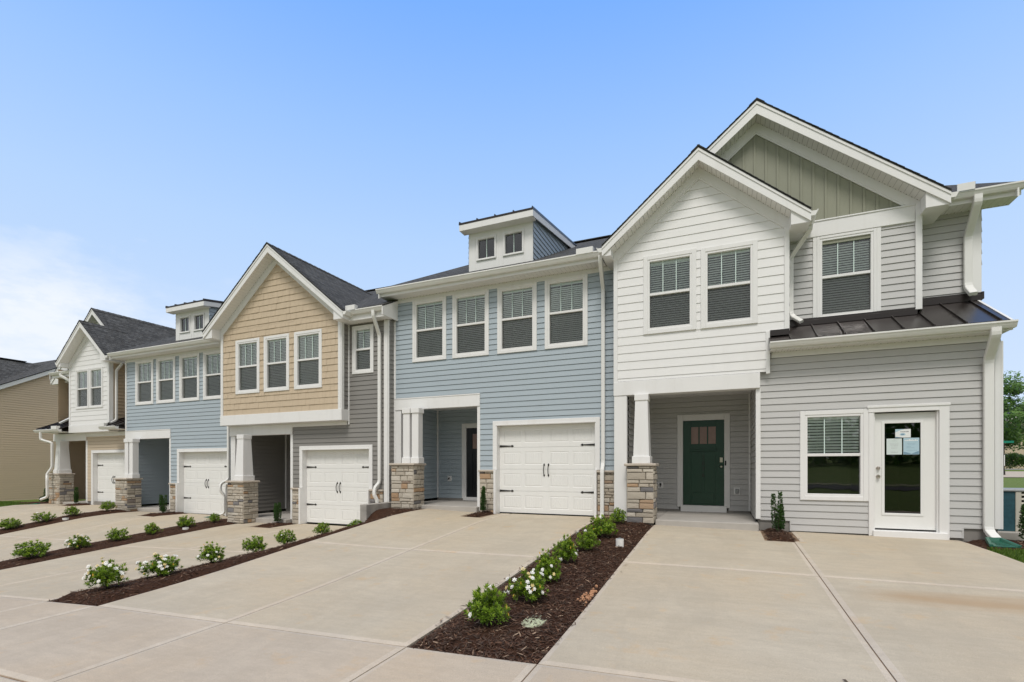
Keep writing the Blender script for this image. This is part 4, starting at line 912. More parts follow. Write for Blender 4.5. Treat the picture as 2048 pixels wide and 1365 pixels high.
# ---------- far left unit
def far_house():
    H = thing('townhouse', 'small looking white gabled townhouse with tan lower wall, left end of the row', 'townhouse', (-23.5, 14, -1.5)); rg = random.Random(41)
    Y, YB = 11.8, 11.45
    m = MB(); siding(m, front(Y), (-24.0, -20.7), -1.36, 1.42, .1285, holes=[(-23.63, -21.3, -1.6, .72)], zs=-1.5)
    siding(m, front(12.3), (-25.9, -20.6), 1.6, 4.2, .1285); siding(m, right(-21.79), (YB, 12.3), 1.7, 4.2, .1285)
    siding(m, leftw(-26.1), (Y, 22), -1.4, 4.2, .1285)
    m.build('tan_wall', 'tan_siding', H)
    m = MB(); m.box(-23.98, -20.7, Y + .02, Y + .1, -1.8, -1.36); m.build('foundation', 'foundation', H)
    m = MB(); E = ext_gable(-24.40, -21.88, -23.05, 5.28, .885, 4)
    siding(m, front(YB), E, 1.70, 5.26, .183, d=.011, holes=[(-24.0, -22.21, 2.37, 3.93)], brk=(5.28 - .885 * 1.17, 5.28 - .885 * 1.35), zs=1.70); m.build('bay_wall', 'white_siding', H)
    m = MB(); m.bbox(-24.49, -24.40, YB - .03, YB + .05, 1.41, 4.2, .004); m.bbox(-21.885, -21.79, YB - .03, YB, 1.69, 4.2, .004); m.bbox(-21.789, -21.76, YB - .03, YB + .12, 1.41, 4.2, .004); m.build('corner_board', 'white_trim', H)
    m = MB(); m.bbox(-24.49, -21.80, YB - .04, YB - .001, 1.41, 1.695, .006); m.box(-24.48, -21.8, YB + .001, 12.3, 1.41, 1.45); m.bbox(-21.80, -21.765, YB - .04, YB + .3, 1.41, 1.695, .004); m.build('band_board', 'white_trim', H)
    for a, b_ in ((-24.03, -23.12), (-23.10, -22.19)): win(H, a, b_, 2.35, 3.94, YB, mullions=1, tw=.06)
    gable(H, -23.05, 1.65, 5.72, .885, 11.1, YB, 12.55, -24.49, -21.79, fh=.22, gut=(12.2, 12.3), name='bay_gable_roof')
    m = MB(); zpk = 6.18; m.face([(-26.0, 12.35, 4.0), (-21.6, 12.35, 4.0), (-24.05, 12.35, zpk), (-26.0, 12.35, zpk - .885 * 1.95)]); m.build('green_gable_panel', 'green_panel', H)
    gable(H, -24.05, 3.1, 6.60, .885, 12.0, 12.35, 17, -25.9, -20.97, fh=.22, gut=(False, False), name='gable_roof')
    eave(H, -26.2, -24.6, 11.5, 12.3, 4.0, fr=False, drop=.2)
    main_roof(H, -26.4, -20.8, 11.62, 4.0, .5, 17, 'tan_siding', -26.1, -20.9, segs=[(-26.4, -24.6, 11.62), (-24.6, -20.8, 12.35)])
    board(H, 'porch_header', -26.4, -24.0, Y - .04, Y + .12, 1.12, 1.425); board(H, 'frieze_board', -23.99, -20.7, Y - .03, Y - .001, 1.26, 1.42)
    board(H, 'porch_post', -24.04, -23.93, Y - .02, Y + .12, -1.48, 1.118)
    c = MB(); c.box(-26.3, -23.95, Y + .12, 13.6, 1.30, 1.36); c.build('porch_ceiling', 'soffit_white', H)
    m = MB(); siding(m, leftw(-23.95), (Y + .12, 13.6), -1.4, 1.3, .1285); m.build('porch_wall', 'tan_siding', H)
    ps = MB(); ps.bbox(-25.6, -23.97, Y - .25, 13.6, -1.75, -1.42, .012); ps.build('porch_slab', 'slab_concrete', H)
    pier(H, -25.95, -25.25, 11.45, 11.95, -1.50, -.29, rg)
    column(H, -25.60, 11.72, -.235, 1.118, .40, .28)
    garage(H, -23.53, -21.32, -1.52, .595, Y, -1.50)
    eave(H, -26.3, -24.51, 11.05, Y, 1.56, fr=False, drop=.1); eave(H, -21.76, -20.72, 11.05, Y, 1.56, fr=False, drop=.1)
    m = MB()
    for a, b_, yt in ((-26.25, -24.5, 12.3), (-21.755, -20.7, 12.3)):
        z1 = 1.58 + .46 * (yt - 11.12); m.solid([(a, 11.12, 1.58), (b_, 11.12, 1.58), (b_, yt, z1), (a, yt, z1), (a, 11.12, 1.55), (b_, 11.12, 1.55), (b_, yt, z1 - .03), (a, yt, z1 - .03)], [(0, 1, 2, 3), (7, 6, 5, 4), (0, 4, 5, 1), (1, 5, 6, 2), (3, 2, 6, 7), (0, 3, 7, 4)])
        xx = a + .02
        while xx < b_: m.solid([(xx - .012, 11.116, 1.58), (xx + .012, 11.116, 1.58), (xx + .012, yt, z1), (xx - .012, yt, z1), (xx - .012, 11.116, 1.615), (xx + .012, 11.116, 1.615), (xx + .012, yt, z1 + .035), (xx - .012, yt, z1 + .035)], [(0, 1, 5, 4), (1, 2, 6, 5), (2, 3, 7, 6), (3, 0, 4, 7), (4, 5, 6, 7)]); xx += .4
    m.build('metal_pent_roof', 'bronze_metal', H)
    splash_guard(H, -24.95, -24.55, 11.04, 1.57); splash_guard(H, -21.7, -21.35, 11.04, 1.57)
    downspout(H, [(-21.45, 11.68, 4.15), (-21.45, 11.68, 4.0), (-21.66, 11.62, 3.78), (-21.66, 11.62, 1.86), (-21.60, 11.4, 1.72)], .09, .07)
    downspout(H, [(-25.3, 11.52, 3.92), (-25.3, 11.52, 3.82), (-24.72, 11.60, 3.55), (-24.72, 11.60, 2.05), (-25.0, 11.35, 1.82)], .09, .07)
    downspout(H, [(-25.9, 11.12, 1.47), (-25.9, 11.12, 1.16), (-25.45, 11.3, 1.02), (-25.45, 11.3, .02), (-25.72, 11.25, -.27), (-25.6, 11.2, -.5), (-25.58, 11.2, -1.2), (-25.85, 11.1, -1.3)], .09, .07)
    core(H, -26.0, -20.8, 13.7, 22, -2.0, 4.0)
    m = MB(); m.box(-23.9, -20.8, 13.2, 13.7, -1.5, 3.9); m.build('inner_wall', 'room_dark', H)
far_house()

# ---------- neighbouring beige house beyond the row
def neighbour():
    H = thing('neighbouring_house', 'beige sided house beyond the left end of the row, with dark shingle roof', 'house', (-38, 16, -1.9))
    m = MB(); X = -33; rz = lambda y: 3.93 + .56 * (y - 12.58)
    siding(m, right(X), lambda z: (max(8.0, 12.58 + (z - 3.93) / .56) if z > 1.3 else 8.0, 27 if z < 6 else 25), -1.9, 6.2, .118, d=.017, brk=(1.4,))
    siding(m, front(8.0), (-44, X), -1.9, 1.4, .118); m.build('side_wall', 'beige_siding', H)
    m = MB(); m.box(-44, X - .02, 8.05, 27, -2.6, -1.9); m.build('foundation', 'foundation', H)
    r = MB(); slab_roof(r, [(-44, 7.6, rz(7.6) + .22), (X + .3, 7.6, rz(7.6) + .22), (X + .3, 17.2, rz(17.2) + .22), (-44, 17.2, rz(17.2) + .22)])
    slab_roof(r, [(X + .3, 27.4, rz(17.2) + .22 - .56 * 10.2), (-44, 27.4, rz(17.2) + .22 - .56 * 10.2), (-44, 17.2, rz(17.2) + .22), (X + .3, 17.2, rz(17.2) + .22)])
    slab_roof(r, [(-33.3, 9, 3.4), (-33.3, 17, 3.4), (-37, 17, 6.08), (-37, 9, 6.08)]); slab_roof(r, [(-40.7, 17, 3.4), (-40.7, 9, 3.4), (-37, 9, 6.08), (-37, 17, 6.08)])
    r.sweep([(-37, 9, 6.10), (-37, 15.2, 6.10)], .3, .03)
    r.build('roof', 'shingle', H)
    f = MB(); f.prism([(7.6, rz(7.6) + .17), (17.2, rz(17.2) + .17), (17.2, rz(17.2) - .03), (7.6, rz(7.6) - .03)], 'x', X + .24, X + .28); f.box(X + .0, X + .24, 7.6, 17.2, -10, -9.99) if False else None
    f.build('rake_board', 'white_trim', H)
neighbour()

# ================================================================== GROUND
def sheet(name, xs, ys, zf, mat, kind='structure', noise_amp=0):
    m = MB(); nx, ny = len(xs), len(ys)
    m.v = [(x, y, zf(x, y)) for y in ys for x in xs]
    for j in range(ny - 1):
        for i in range(nx - 1):
            m.f.append((j * nx + i, j * nx + i + 1, (j + 1) * nx + i + 1, (j + 1) * nx + i)); m.mi.append(0); m.t.append(0); m.uv.append(None)
    return tag(m.build(name, mat, smooth=True), kind=kind)
def rng_(a, b, s):
    n = max(1, round((b - a) / s)); return [a + (b - a) * i / n for i in range(n + 1)]
def terr(x, y):
    z = G(x, y) - .10
    if y < -30: z += min(4.0, (-30 - y) * .06)
    if x < -60 or x > 60: pass
    return z
xs = [-600, -300, -150, -90, -60, -45] + rng_(-40, 12, 1.0) + [15, 20, 27, 35, 50, 70, 100, 200, 400, 600]
ys = [-400, -150, -95, -80, -65, -50, -40, -34, -30, -26, -20, -15, -11, -8, -6, -4, -2, 0, 1, 1.8] + rng_(2.2, 12, .5) + [14, 17, 20, 24, 28, 33, 40, 50, 59, 68, 76, 85, 100, 120, 200, 400, 900]
sheet('lawn_ground', xs, ys, terr, 'grass')
sheet('road', [-120, -80, -50, -40] + rng_(-35, 12, 2) + [20, 40, 80, 120], [-29, -26, -23, -20], lambda x, y: G(x, y) - .055, 'asphalt')
sheet('pavement', [-60, -40, -25, -12, 0, 12, 30, 60], [-30.3, -29.6, -29.02], lambda x, y: terr(x, y) + .12, 'apron_concrete')
def slab(m, x0, x1, y0, y1, main=0, edge=.058, cut=(1, 1, 1, 1)):
    L, Rt, B, T = cut; q = .006
    ys = sorted(set(([y0 + q, y0 + edge] if B else [y0]) + ([y1 - edge, y1 - q] if T else [y1]) + [y for y in rng_(y0, y1, .35) if y0 + edge < y < y1 - edge]))
    xs = sorted(set(([x0 + q, x0 + edge] if L else [x0]) + ([x1 - edge, x1 - q] if Rt else [x1]) + [x for x in rng_(x0, x1, .6) if x0 + edge < x < x1 - edge]))
    def z(x, y):
        d = min([9] + [k for k, c in ((x - x0, L), (x1 - x, Rt), (y - y0, B), (y1 - y, T)) if c]); return G(x, y) - (.010 if d < .01 else 0) - (.003 if d < edge * 1.01 else 0)
    for j in range(len(ys) - 1):
        for i in range(len(xs) - 1):
            b = (i == 0 and L) or (j == 0 and B) or (i == len(xs) - 2 and Rt) or (j == len(ys) - 2 and T)
            m.cur = 1 if b else main
            m.face([(a, c, z(a, c)) for a, c in [(xs[i], ys[j]), (xs[i + 1], ys[j]), (xs[i + 1], ys[j + 1]), (xs[i], ys[j + 1])]])
    m.cur = 1
    ring = [(x, ys[0]) for x in xs] + [(xs[-1], y) for y in ys[1:]] + [(x, ys[-1]) for x in reversed(xs[:-1])] + [(xs[0], y) for y in reversed(ys[1:-1])]
    for a, b in zip(ring, ring[1:] + ring[:1]):
        m.face([(a[0], a[1], z(*a)), (b[0], b[1], z(*b)), (b[0], b[1], G(*b) - .14), (a[0], a[1], G(*a) - .14)])
def drive(name, slabs, mats=('drive_concrete', 'tooled_edge')):
    m = MB()
    for s in slabs: slab(m, *s)
    return tag(m.build(name, list(mats)), kind='structure')
drive('driveway', [(-1.33, 1.07, 3.6, 7.04), (-1.33, .62, 7.04, 10.5, 0, .058, (1, 0, 1, 1)), (.62, 1.07, 7.04, 9.38, 0, .058, (0, 1, 1, 1)), (1.07, 3.69, 3.6, 7.04), (1.16, 3.69, 9.45, 10.76, 0, .058, (1, 1, 0, 1)), (1.07, 3.69, 7.04, 9.45, 0, .058, (1, 1, 1, 0))], ('drive_concrete_stained', 'tooled_edge'))
drive('driveway', [(-7.1, -4.82, 3.6, 6.95), (-4.82, -2.54, 3.6, 6.95), (-7.1, -5.62, 6.95, 10.95, 0, .058, (1, 0, 1, 1)), (-5.62, -4.82, 6.95, 10.1, 0, .058, (0, 1, 1, 1)), (-4.82, -2.54, 6.95, 11.2), (-5.12, -4.82, 10.11, 11.2, 0, .058, (1, 1, 0, 1))])
drive('driveway', [(-13.2, -10.75, 3.6, 7.1), (-10.75, -8.25, 3.6, 7.1), (-13.2, -12.25, 7.1, 10.64, 0, .058, (1, 0, 1, 1)), (-12.25, -10.75, 7.1, 9.9, 0, .058, (0, 1, 1, 1)), (-10.75, -8.27, 7.1, 11.0), (-11.5, -10.75, 9.91, 11.0, 0, .058, (1, 1, 0, 1))])
drive('driveway', [(-19.5, -17.2, 3.6, 7.3), (-17.2, -14.55, 3.6, 7.3), (-19.5, -18.0, 7.3, 11.2, 0, .058, (1, 0, 1, 1)), (-18.0, -17.2, 7.3, 10.3, 0, .058, (0, 1, 1, 1)), (-17.2, -14.55, 7.3, 11.5)])
drive('driveway', [(-26.3, -23.6, 3.6, 7.6), (-23.6, -20.5, 3.6, 7.6), (-26.3, -24.5, 7.6, 11.5, 0, .058, (1, 0, 1, 1)), (-24.5, -23.6, 7.6, 11.1, 0, .058, (0, 1, 1, 1)), (-23.6, -20.5, 7.6, 11.9)])
js = [-60, -50, -40, -30, -26.3, -20.5, -19.5, -17.2, -14.55, -13.2, -10.75, -8.15, -7.1, -4.82, -2.54, -1.33, 1.07, 3.69, 6.5, 9.5, 12.5, 20]
m = MB()
for a, b in zip(js, js[1:]): slab(m, a, b, 2.08, 3.6)
tag(m.build('sidewalk', ['apron_concrete', 'tooled_edge']), kind='structure')
m = MB()
for a, b in zip(rng_(-60, 20, 4), rng_(-60, 20, 4)[1:]): slab(m, a, b, 1.95, 2.07, 1, .03); slab(m, a, b, .7, 1.94, 0, .03)
tag(m.build('curb', ['apron_concrete', 'tooled_edge']), kind='structure')
sheet('subsoil', rng_(-40, 12, 1), [1.4] + rng_(2, 12.4, .4), lambda x, y: G(x, y) - .06, 'joint_dirt') if False else None
m = MB()
for x0, x1, y1 in ((-1.33, 3.69, 10.7), (-7.1, -2.54, 11.1), (-13.2, -8.25, 10.9), (-19.5, -14.55, 11.4), (-26.3, -20.5, 11.8)):
    for a, b in zip(rng_(3.55, y1, .4), rng_(3.55, y1, .4)[1:]):
        for c, d in zip(rng_(x0 + .02, x1 - .02, 1.2), rng_(x0 + .02, x1 - .02, 1.2)[1:]): m.face([(c, a, G(c, a) - .022), (d, a, G(d, a) - .022), (d, b, G(d, b) - .022), (c, b, G(c, b) - .022)])
for c, d in zip(rng_(-60, 20, 1), rng_(-60, 20, 1)[1:]): m.face([(c, 1.46, G(c, 1.46) - .022), (d, 1.46, G(d, 1.46) - .022), (d, 3.58, G(d, 3.58) - .022), (c, 3.58, G(c, 3.58) - .022)])
tag(m.build('subsoil', 'joint_dirt'), kind='structure')

# mulch beds
def bedz(x0, x1, y0, y1, h=.05, lift=0.0):
    def z(x, y):
        d = min(x - x0, x1 - x, y - y0, (y1 - y) + .2); e = max(0, min(1, d / .22)); e = e * e * (3 - 2 * e)
        if x0 == -8.25 and y > 9.2 and x > -8.08:
            k = min(1, (y - 9.2) / 1.0); k = k * k * (3 - 2 * k); return G(x, y) - .03 + k * (G(-7.1, y) - G(x, y) + .0) + e * .03 + noise.noise(Vector((x * 11, y * 11, 4))) * .012
        n = noise.noise(Vector((x * 3, y * 3, 1))) * .022 + noise.noise(Vector((x * 11, y * 11, 4))) * .014 + noise.noise(Vector((x * 29, y * 29, 9))) * .008
        return G(x, y) - .030 + e * (h + lift) + n * (.35 + .65 * e)
    return z
def chips(name, x0, x1, y0, y1, zf, n, L=.05, seed=3):
    rr = random.Random(seed); m = MB()
    for i in range(n):
        t = rr.random(); x = rr.uniform(x0 + .01, x1 - .01); y = y0 + (y1 - y0) * (t ** 1.25)
        out = rr.random() < .012 and y > y0 + .3
        if out: x = x0 - abs(rr.gauss(0, .03)) if rr.random() < .5 else x1 + abs(rr.gauss(0, .03))
        l = L * rr.uniform(.35, 1.5); w = rr.uniform(.0025, .007); a = rr.uniform(0, 6.283); p = rr.uniform(-.35, .35)
        u = Vector((math.cos(a) * math.cos(p), math.sin(a) * math.cos(p), math.sin(p))); s = Vector((-math.sin(a), math.cos(a), rr.uniform(-.5, .5))); bend = rr.uniform(-.3, .3)
        c = Vector((x, y, (G(x, y) + .002 if out else zf(x, y) + .006) + abs(math.sin(p)) * l * .4)); k = c + s * l * bend * .35
        m.tint = min(1, abs(rr.gauss(.35, .28)))
        if rr.random() < .025: m.tint = 1
        A, B = c - u * l / 2, c + u * l / 2
        m.face([A - s * w * .5, k - s * w, k + s * w, A + s * w * .5]); m.face([k - s * w, B - s * w * .3, B + s * w * .3, k + s * w])
    return tag(m.build(name, 'mulch_chip'), 'dark brown wood mulch chips scattered over the planting bed', 'mulch', kind='stuff')
BEDS = []
def bed(x0, x1, y0, y1, st, n, h=.05, lift=0, L=.05, seed=1):
    z = bedz(x0, x1, y0, y1, h, lift); sheet('mulch_bed', rng_(x0 + .006, x1 - .006, st), rng_(y0 + .004, y1 - .004, st), z, 'mulch'); BEDS.append(z)
    if n: chips('mulch_chips', x0, x1, y0, y1, z, n, L, seed)
    return z
z3 = bed(-2.54, -1.33, 3.6, 11.05, .045, 13000, .05, 0, .055, 1)
z2 = bed(-8.25, -7.1, 3.6, 11.0, .06, 5000, .05, .04, .06, 2)
z1 = bed(-14.5, -13.2, 3.6, 11.3, .09, 2500, .05, 0, .07, 3)
z0 = bed(-20.5, -19.5, 3.6, 11.5, .1, 1400, .05, 0, .08, 4)
zp = [bed(.64, 1.15, 9.42, 10.78, .05, 900, .04, .02, .05, 5), bed(-5.60, -5.13, 10.1, 11.12, .05, 700, .05, .02, .05, 6), bed(-12.22, -11.52, 9.95, 10.9, .07, 500, .05, .02, .05, 7), bed(-17.98, -17.22, 10.33, 11.4, .08, 300, .05, .02, .06, 8), bed(-24.47, -23.62, 11.1, 11.8, .1, 200, .05, .03, .06, 9)]
zr = bed(3.72, 7.2, 9.95, 11.0, .06, 1800, .05, 0, .05, 10); zl = bed(-27.6, -26.0, 10.9, 12.2, .1, 200, .05, .02, .06, 11)
sheet('lawn', rng_(3.72, 14, .4), rng_(3.6, 9.95, .4), lambda x, y: G(x, y) - .03, 'grass')
sheet('lawn', rng_(-33, -26.33, .5), rng_(3.6, 11.5, .5), lambda x, y: G(x, y) - .03, 'grass')
def blades(name, x0, x1, y0, y1, n, h, seed, label):
    rr = random.Random(seed); m = MB()
    for i in range(n):
        x, y = rr.uniform(x0, x1), rr.uniform(y0, y1); a = rr.uniform(0, 6.28); w = .004 * (1 + h * 4); hh = h * rr.uniform(.5, 1.2); z = G(x, y) - .03; le = rr.uniform(-.6, .6) * hh
        u = Vector((math.cos(a), math.sin(a), 0)); b = Vector((x, y, z)); m.tint = rr.random()
        m.face([b - u * w, b + u * w, b + u * w * .3 + Vector((le, le * .4, hh)), b - u * w * .3 + Vector((le, le * .4, hh))])
    tag(m.build(name, 'grass_blade'), label, 'grass', kind='stuff')
blades('grass_blades', 3.74, 5.6, 7.4, 10.0, 15000, .05, 1, 'short green grass blades beside the right edge of the near driveway')
blades('grass_blades', -31, -26.35, 9, 11.6, 9000, .07, 2, 'bright green grass strip at the far left beside the beige house')

# ================================================================== PLANTS
def leafy(m, c, axis, n, L, W, rr, spread=1.0, tint=.5):
    axis = axis.normalized(); u = axis.orthogonal().normalized(); v = axis.cross(u); ph = rr.uniform(0, 6.28)
    for i in range(n):
        a = ph + i * 2.39996; t = .35 + .65 * (i / n); e = spread * (1.15 - .8 * (i / n))
        d = (axis * math.cos(e) + (u * math.cos(a) + v * math.sin(a)) * math.sin(e)).normalized()
        s = d.cross(axis); s = (s.normalized() if s.length > 1e-3 else u) * W * rr.uniform(.8, 1.1) / 2; l = L * rr.uniform(.7, 1.15)
        up = s.cross(d).normalized() * W * .18; b = c - axis * L * .25 * (1 - i / n)
        m.tint = max(0, min(1, rr.gauss(tint, .16)))
        m.face([b, b + d * l * .45 + s + up, b + d * l, b + d * l * .5]); m.face([b, b + d * l * .5, b + d * l, b + d * l * .45 - s + up])
def shrub_mesh(seed, flowers, nt=150, open_=1.0):
    rr = random.Random(seed); m = MB(); st = MB(); fl = MB(); tips = []
    for i in range(nt):
        # tips on and inside a flattened dome, with uneven outline
        a = rr.uniform(0, 6.283); el = math.asin(rr.uniform(-.08, 1)); r = rr.uniform(.62, 1.0) if rr.random() < .78 else rr.uniform(.25, .6)
        d = Vector((math.cos(a) * math.cos(el), math.sin(a) * math.cos(el), math.sin(el)))
        bump_ = 1 + .28 * noise.noise(d * 2.1 + Vector((seed * 3.1, 0, 0))) * open_
        p = Vector((d.x * .25 * r * bump_, d.y * .25 * r * bump_, .10 + d.z * .27 * r * bump_)); tips.append((p, d, r))
    for p, d, r in tips:
        ax = (d * .7 + Vector((0, 0, .75)) + Vector((rr.uniform(-.3, .3), rr.uniform(-.3, .3), 0))).normalized()
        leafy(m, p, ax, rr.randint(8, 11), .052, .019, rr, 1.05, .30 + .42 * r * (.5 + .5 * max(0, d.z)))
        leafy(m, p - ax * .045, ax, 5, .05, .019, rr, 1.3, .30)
    for k in range(16):
        p, d, r = rr.choice(tips); st.tube([(rr.uniform(-.02, .02), rr.uniform(-.02, .02), -.02), (p.x * .45, p.y * .45, p.z * .5), tuple(p * .97)], [.006, .004, .002], 4)
    for k in range(flowers):
        p, d, r = rr.choice([t for t in tips if t[2] > .7]); c = p + d * .035 + Vector((0, 0, .015)); ax = (d + Vector((rr.uniform(-.3, .3), rr.uniform(-.6, .1), .4))).normalized()
        u = ax.orthogonal().normalized(); v = ax.cross(u); rad = rr.uniform(.026, .038); fl.cur = 0 if rr.random() < .72 else 1
        for lay, (q, tl) in enumerate(((1, .15), (.6, .5))):
            for j in range(6):
                a = j * 1.0472 + lay * .5 + rr.uniform(-.1, .1); e = (u * math.cos(a) + v * math.sin(a)); s = (u * -math.sin(a) + v * math.cos(a)) * rad * .30 * q; o = c + ax * .004 * lay
                fl.face([o, o + e * rad * .6 * q + s + ax * rad * tl * .4, o + e * rad * q + ax * rad * tl, o + e * rad * .6 * q - s + ax * rad * tl * .4])
    for k in range(4 + flowers // 6):
        p, d, r = rr.choice(tips); fl.cur = 2; s = Vector((rr.uniform(-.5, .5), rr.uniform(-.5, .5), 1)).normalized(); w = d.cross(s).normalized() * .009; b = p + d * .03
        fl.face([b, b + s * .025 + w, b + s * .05, b + s * .025 - w])
    return m, st, fl
def make_shrub(seed, flowers, open_=1.0, nt=150):
    m, st, fl = shrub_mesh(seed, flowers, nt, open_)
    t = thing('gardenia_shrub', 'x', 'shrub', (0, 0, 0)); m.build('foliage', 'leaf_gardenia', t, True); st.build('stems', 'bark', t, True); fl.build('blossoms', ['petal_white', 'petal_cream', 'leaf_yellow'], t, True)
    return t
PRO = {'few': make_shrub(11, 4), 'many': make_shrub(12, 30), 'none': make_shrub(13, 0, 1.3), 'some': make_shrub(14, 12, 1.2), 'none2': make_shrub(15, 0, .9, 120), 'two': make_shrub(16, 2, 1.6, 110)}
used = set()
def shrub(kind, x, y, zf, w, h, label, rot, grp):
    p = PRO[kind]
    o = p if kind not in used else copy_tree(p); used.add(kind)
    o.location = (x, y, zf(x, y) + .0); o.rotation_euler = (0, 0, rot); o.scale = (w / .56, w / .56, h / .39); o['label'] = label; o['group'] = grp
g3 = 'gardenia shrubs in the bed between the near driveways'
S3 = [('few', -2.05, 4.20, .46, .40, 'largest leafy green gardenia, front tip of the nearest bed, few white blooms'), ('many', -1.93, 4.96, .46, .35, 'gardenia covered in white blooms beside the green valve lid in the nearest bed'), ('some', -1.98, 5.73, .42, .37, 'third gardenia from the front of the nearest bed, white blooms on its right side'),
      ('some', -2.03, 6.64, .42, .37, 'fourth gardenia from the front of the nearest bed, with scattered white blooms'), ('some', -1.93, 7.42, .42, .36, 'gardenia level with the white pipe cap, cream and white blooms on the right'), ('none', -1.96, 8.55, .56, .40, 'wide green gardenia without blooms just behind the white pipe cap'), ('none2', -1.98, 10.0, .42, .34, 'green shrub right against the stone pier and white post of the white townhouse')]
for i, (k, x, y, w, h, l) in enumerate(S3): shrub(k, x, y, z3, w, h, l, [0.4, 1.0, 2.2, 4.1, 5.0, .9, 2][i], g3)
g2 = 'gardenia shrubs in the bed left of the wide middle driveway'
S2 = [('many', -7.72, 4.02, .50, .40, 'gardenia with white and yellowed blooms at the front tip of the second bed'), ('many', -7.72, 4.74, .58, .34, 'widest blooming gardenia, second from the front of the second bed'), ('some', -7.72, 5.53, .48, .32, 'third gardenia in the second bed, white blooms along its top'), ('none', -7.72, 6.33, .45, .33, 'plain green gardenia fourth from the front in the second bed'),
      ('two', -7.72, 7.0, .46, .32, 'gardenia in the second bed in front of the charcoal porch with two white blooms'), ('none2', -7.70, 7.95, .40, .29, 'green gardenia below the left part of the charcoal unit garage door'), ('none2', -7.70, 8.95, .38, .20, 'lowest green shrub, next to the white rock by the concrete retaining wall')]
for i, (k, x, y, w, h, l) in enumerate(S2): shrub(k, x, y, z2, w, h, l, i * 1.3 + .3, g2)
g1 = 'gardenia shrubs in the third bed from the right'
S1 = [('none', -13.85, 5.80, .70, .40, 'big green gardenia at the left end of the third bed'), ('many', -13.85, 6.66, .52, .34, 'gardenia full of white blooms in the third bed'), ('two', -13.85, 7.45, .55, .35, 'open branched gardenia right of the fully blooming one in the third bed'), ('none2', -13.85, 8.28, .44, .33, 'compact green gardenia in the middle of the third bed'), ('none', -13.85, 9.15, .50, .35, 'green gardenia above the small white cap in the third bed'), ('none2', -13.85, 9.98, .40, .29, 'green gardenia at the foot of the garage downspout in the third bed')]
for i, (k, x, y, w, h, l) in enumerate(S1): shrub(k, x, y, z1, w, h, l, i * 1.7 + .8, g1)
g0 = 'gardenia shrubs in the farthest bed'
S0 = [('none', -19.98, 7.84, .60, .36, 'green gardenia cut by the left edge of the photo in the farthest bed'), ('two', -19.98, 8.66, .66, .35, 'second gardenia from the left in the farthest bed'), ('none2', -19.98, 9.40, .50, .35, 'green gardenia beside the low white cap in the farthest bed'), ('none', -19.98, 10.45, .50, .37, 'gardenia at the far end of the farthest bed, before the white garage door')]
for i, (k, x, y, w, h, l) in enumerate(S0): shrub(k, x, y, z0, w, h, l, i * 2.1, g0)
# upright evergreens
def make_ever(seed, cols, h, r):
    rr = random.Random(seed); t = thing('upright_holly', 'x', 'evergreen shrub', (0, 0, 0)); m = MB(); st = MB()
    for (cx, cy, ch, cr) in cols:
        lean = Vector((rr.uniform(-.05, .05), rr.uniform(-.05, .05), 0)); st.tube([(cx * .3, cy * .3, -.02), (cx, cy, ch * .4), (cx + lean.x * ch, cy + lean.y * ch, ch * .95)], [.009, .007, .003], 5)
        n = int(320 * ch * cr / .05 / .6)
        for i in range(n):
            z = ch * rr.uniform(.08, 1); prof = cr * (.55 + .45 * math.sin(math.pi * min(1, z / ch * .9 + .12))) * (1.0 + .25 * noise.noise(Vector((z * 14, seed, cx * 40)))); a = rr.uniform(0, 6.28); q = prof * math.sqrt(rr.uniform(.25, 1))
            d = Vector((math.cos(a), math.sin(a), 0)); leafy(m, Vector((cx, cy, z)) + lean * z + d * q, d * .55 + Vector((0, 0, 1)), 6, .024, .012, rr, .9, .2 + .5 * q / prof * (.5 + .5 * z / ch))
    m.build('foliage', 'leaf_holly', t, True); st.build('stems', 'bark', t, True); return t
def ever(label, x, y, zf, seed, cols, rot=0):
    t = make_ever(seed, cols, 0, 0); t.location = (x, y, zf(x, y)); t.rotation_euler = (0, 0, rot); t['label'] = label; t['group'] = 'upright hollies by the porches'
ever('narrow upright holly in front of the grey wall right of the green door porch', .90, 10.25, zp[0], 1, [(-.05, 0, .68, .05), (.05, .01, .72, .05), (.01, -.03, .45, .05), (.07, .03, .5, .045)])
ever('narrow columnar holly between the blue porch and its stone trimmed garage door', -5.37, 10.75, zp[1], 2, [(-.03, 0, .62, .055), (.035, 0, .60, .055), (0, -.03, .5, .05)])
ever('upright holly by the charcoal porch beside its garage', -11.88, 10.5, zp[2], 3, [(-.06, 0, .56, .06), (.06, 0, .58, .06), (0, -.04, .52, .06)])
ever('columnar holly in front of the far blue unit porch', -17.60, 10.85, zp[3], 4, [(-.08, 0, .62, .06), (.0, 0, .60, .06), (.08, 0, .62, .06)])
ever('thin upright holly in front of the tan far unit porch, between column and garage', -24.05, 11.45, zp[4], 5, [(0, 0, .66, .08), (.03, 0, .45, .07)])
ever('dark upright holly at the far left beside the white downspout and stone pier', -26.35, 11.5, zl, 6, [(-.03, 0, .60, .10), (.10, 0, .45, .08)])
ever('upright holly beside the air conditioner at the right edge', 4.62, 10.75, zr, 7, [(-.09, 0, .60, .09), (.0, .02, .70, .10), (.10, 0, .66, .09), (.03, -.08, .5, .1), (.16, .05, .5, .08)])
# low creeping plant by the far pier
ever('low green plant behind the far left holly', -27.1, 11.7, zl, 8, [(-.05, 0, .22, .10), (.08, 0, .2, .1)])

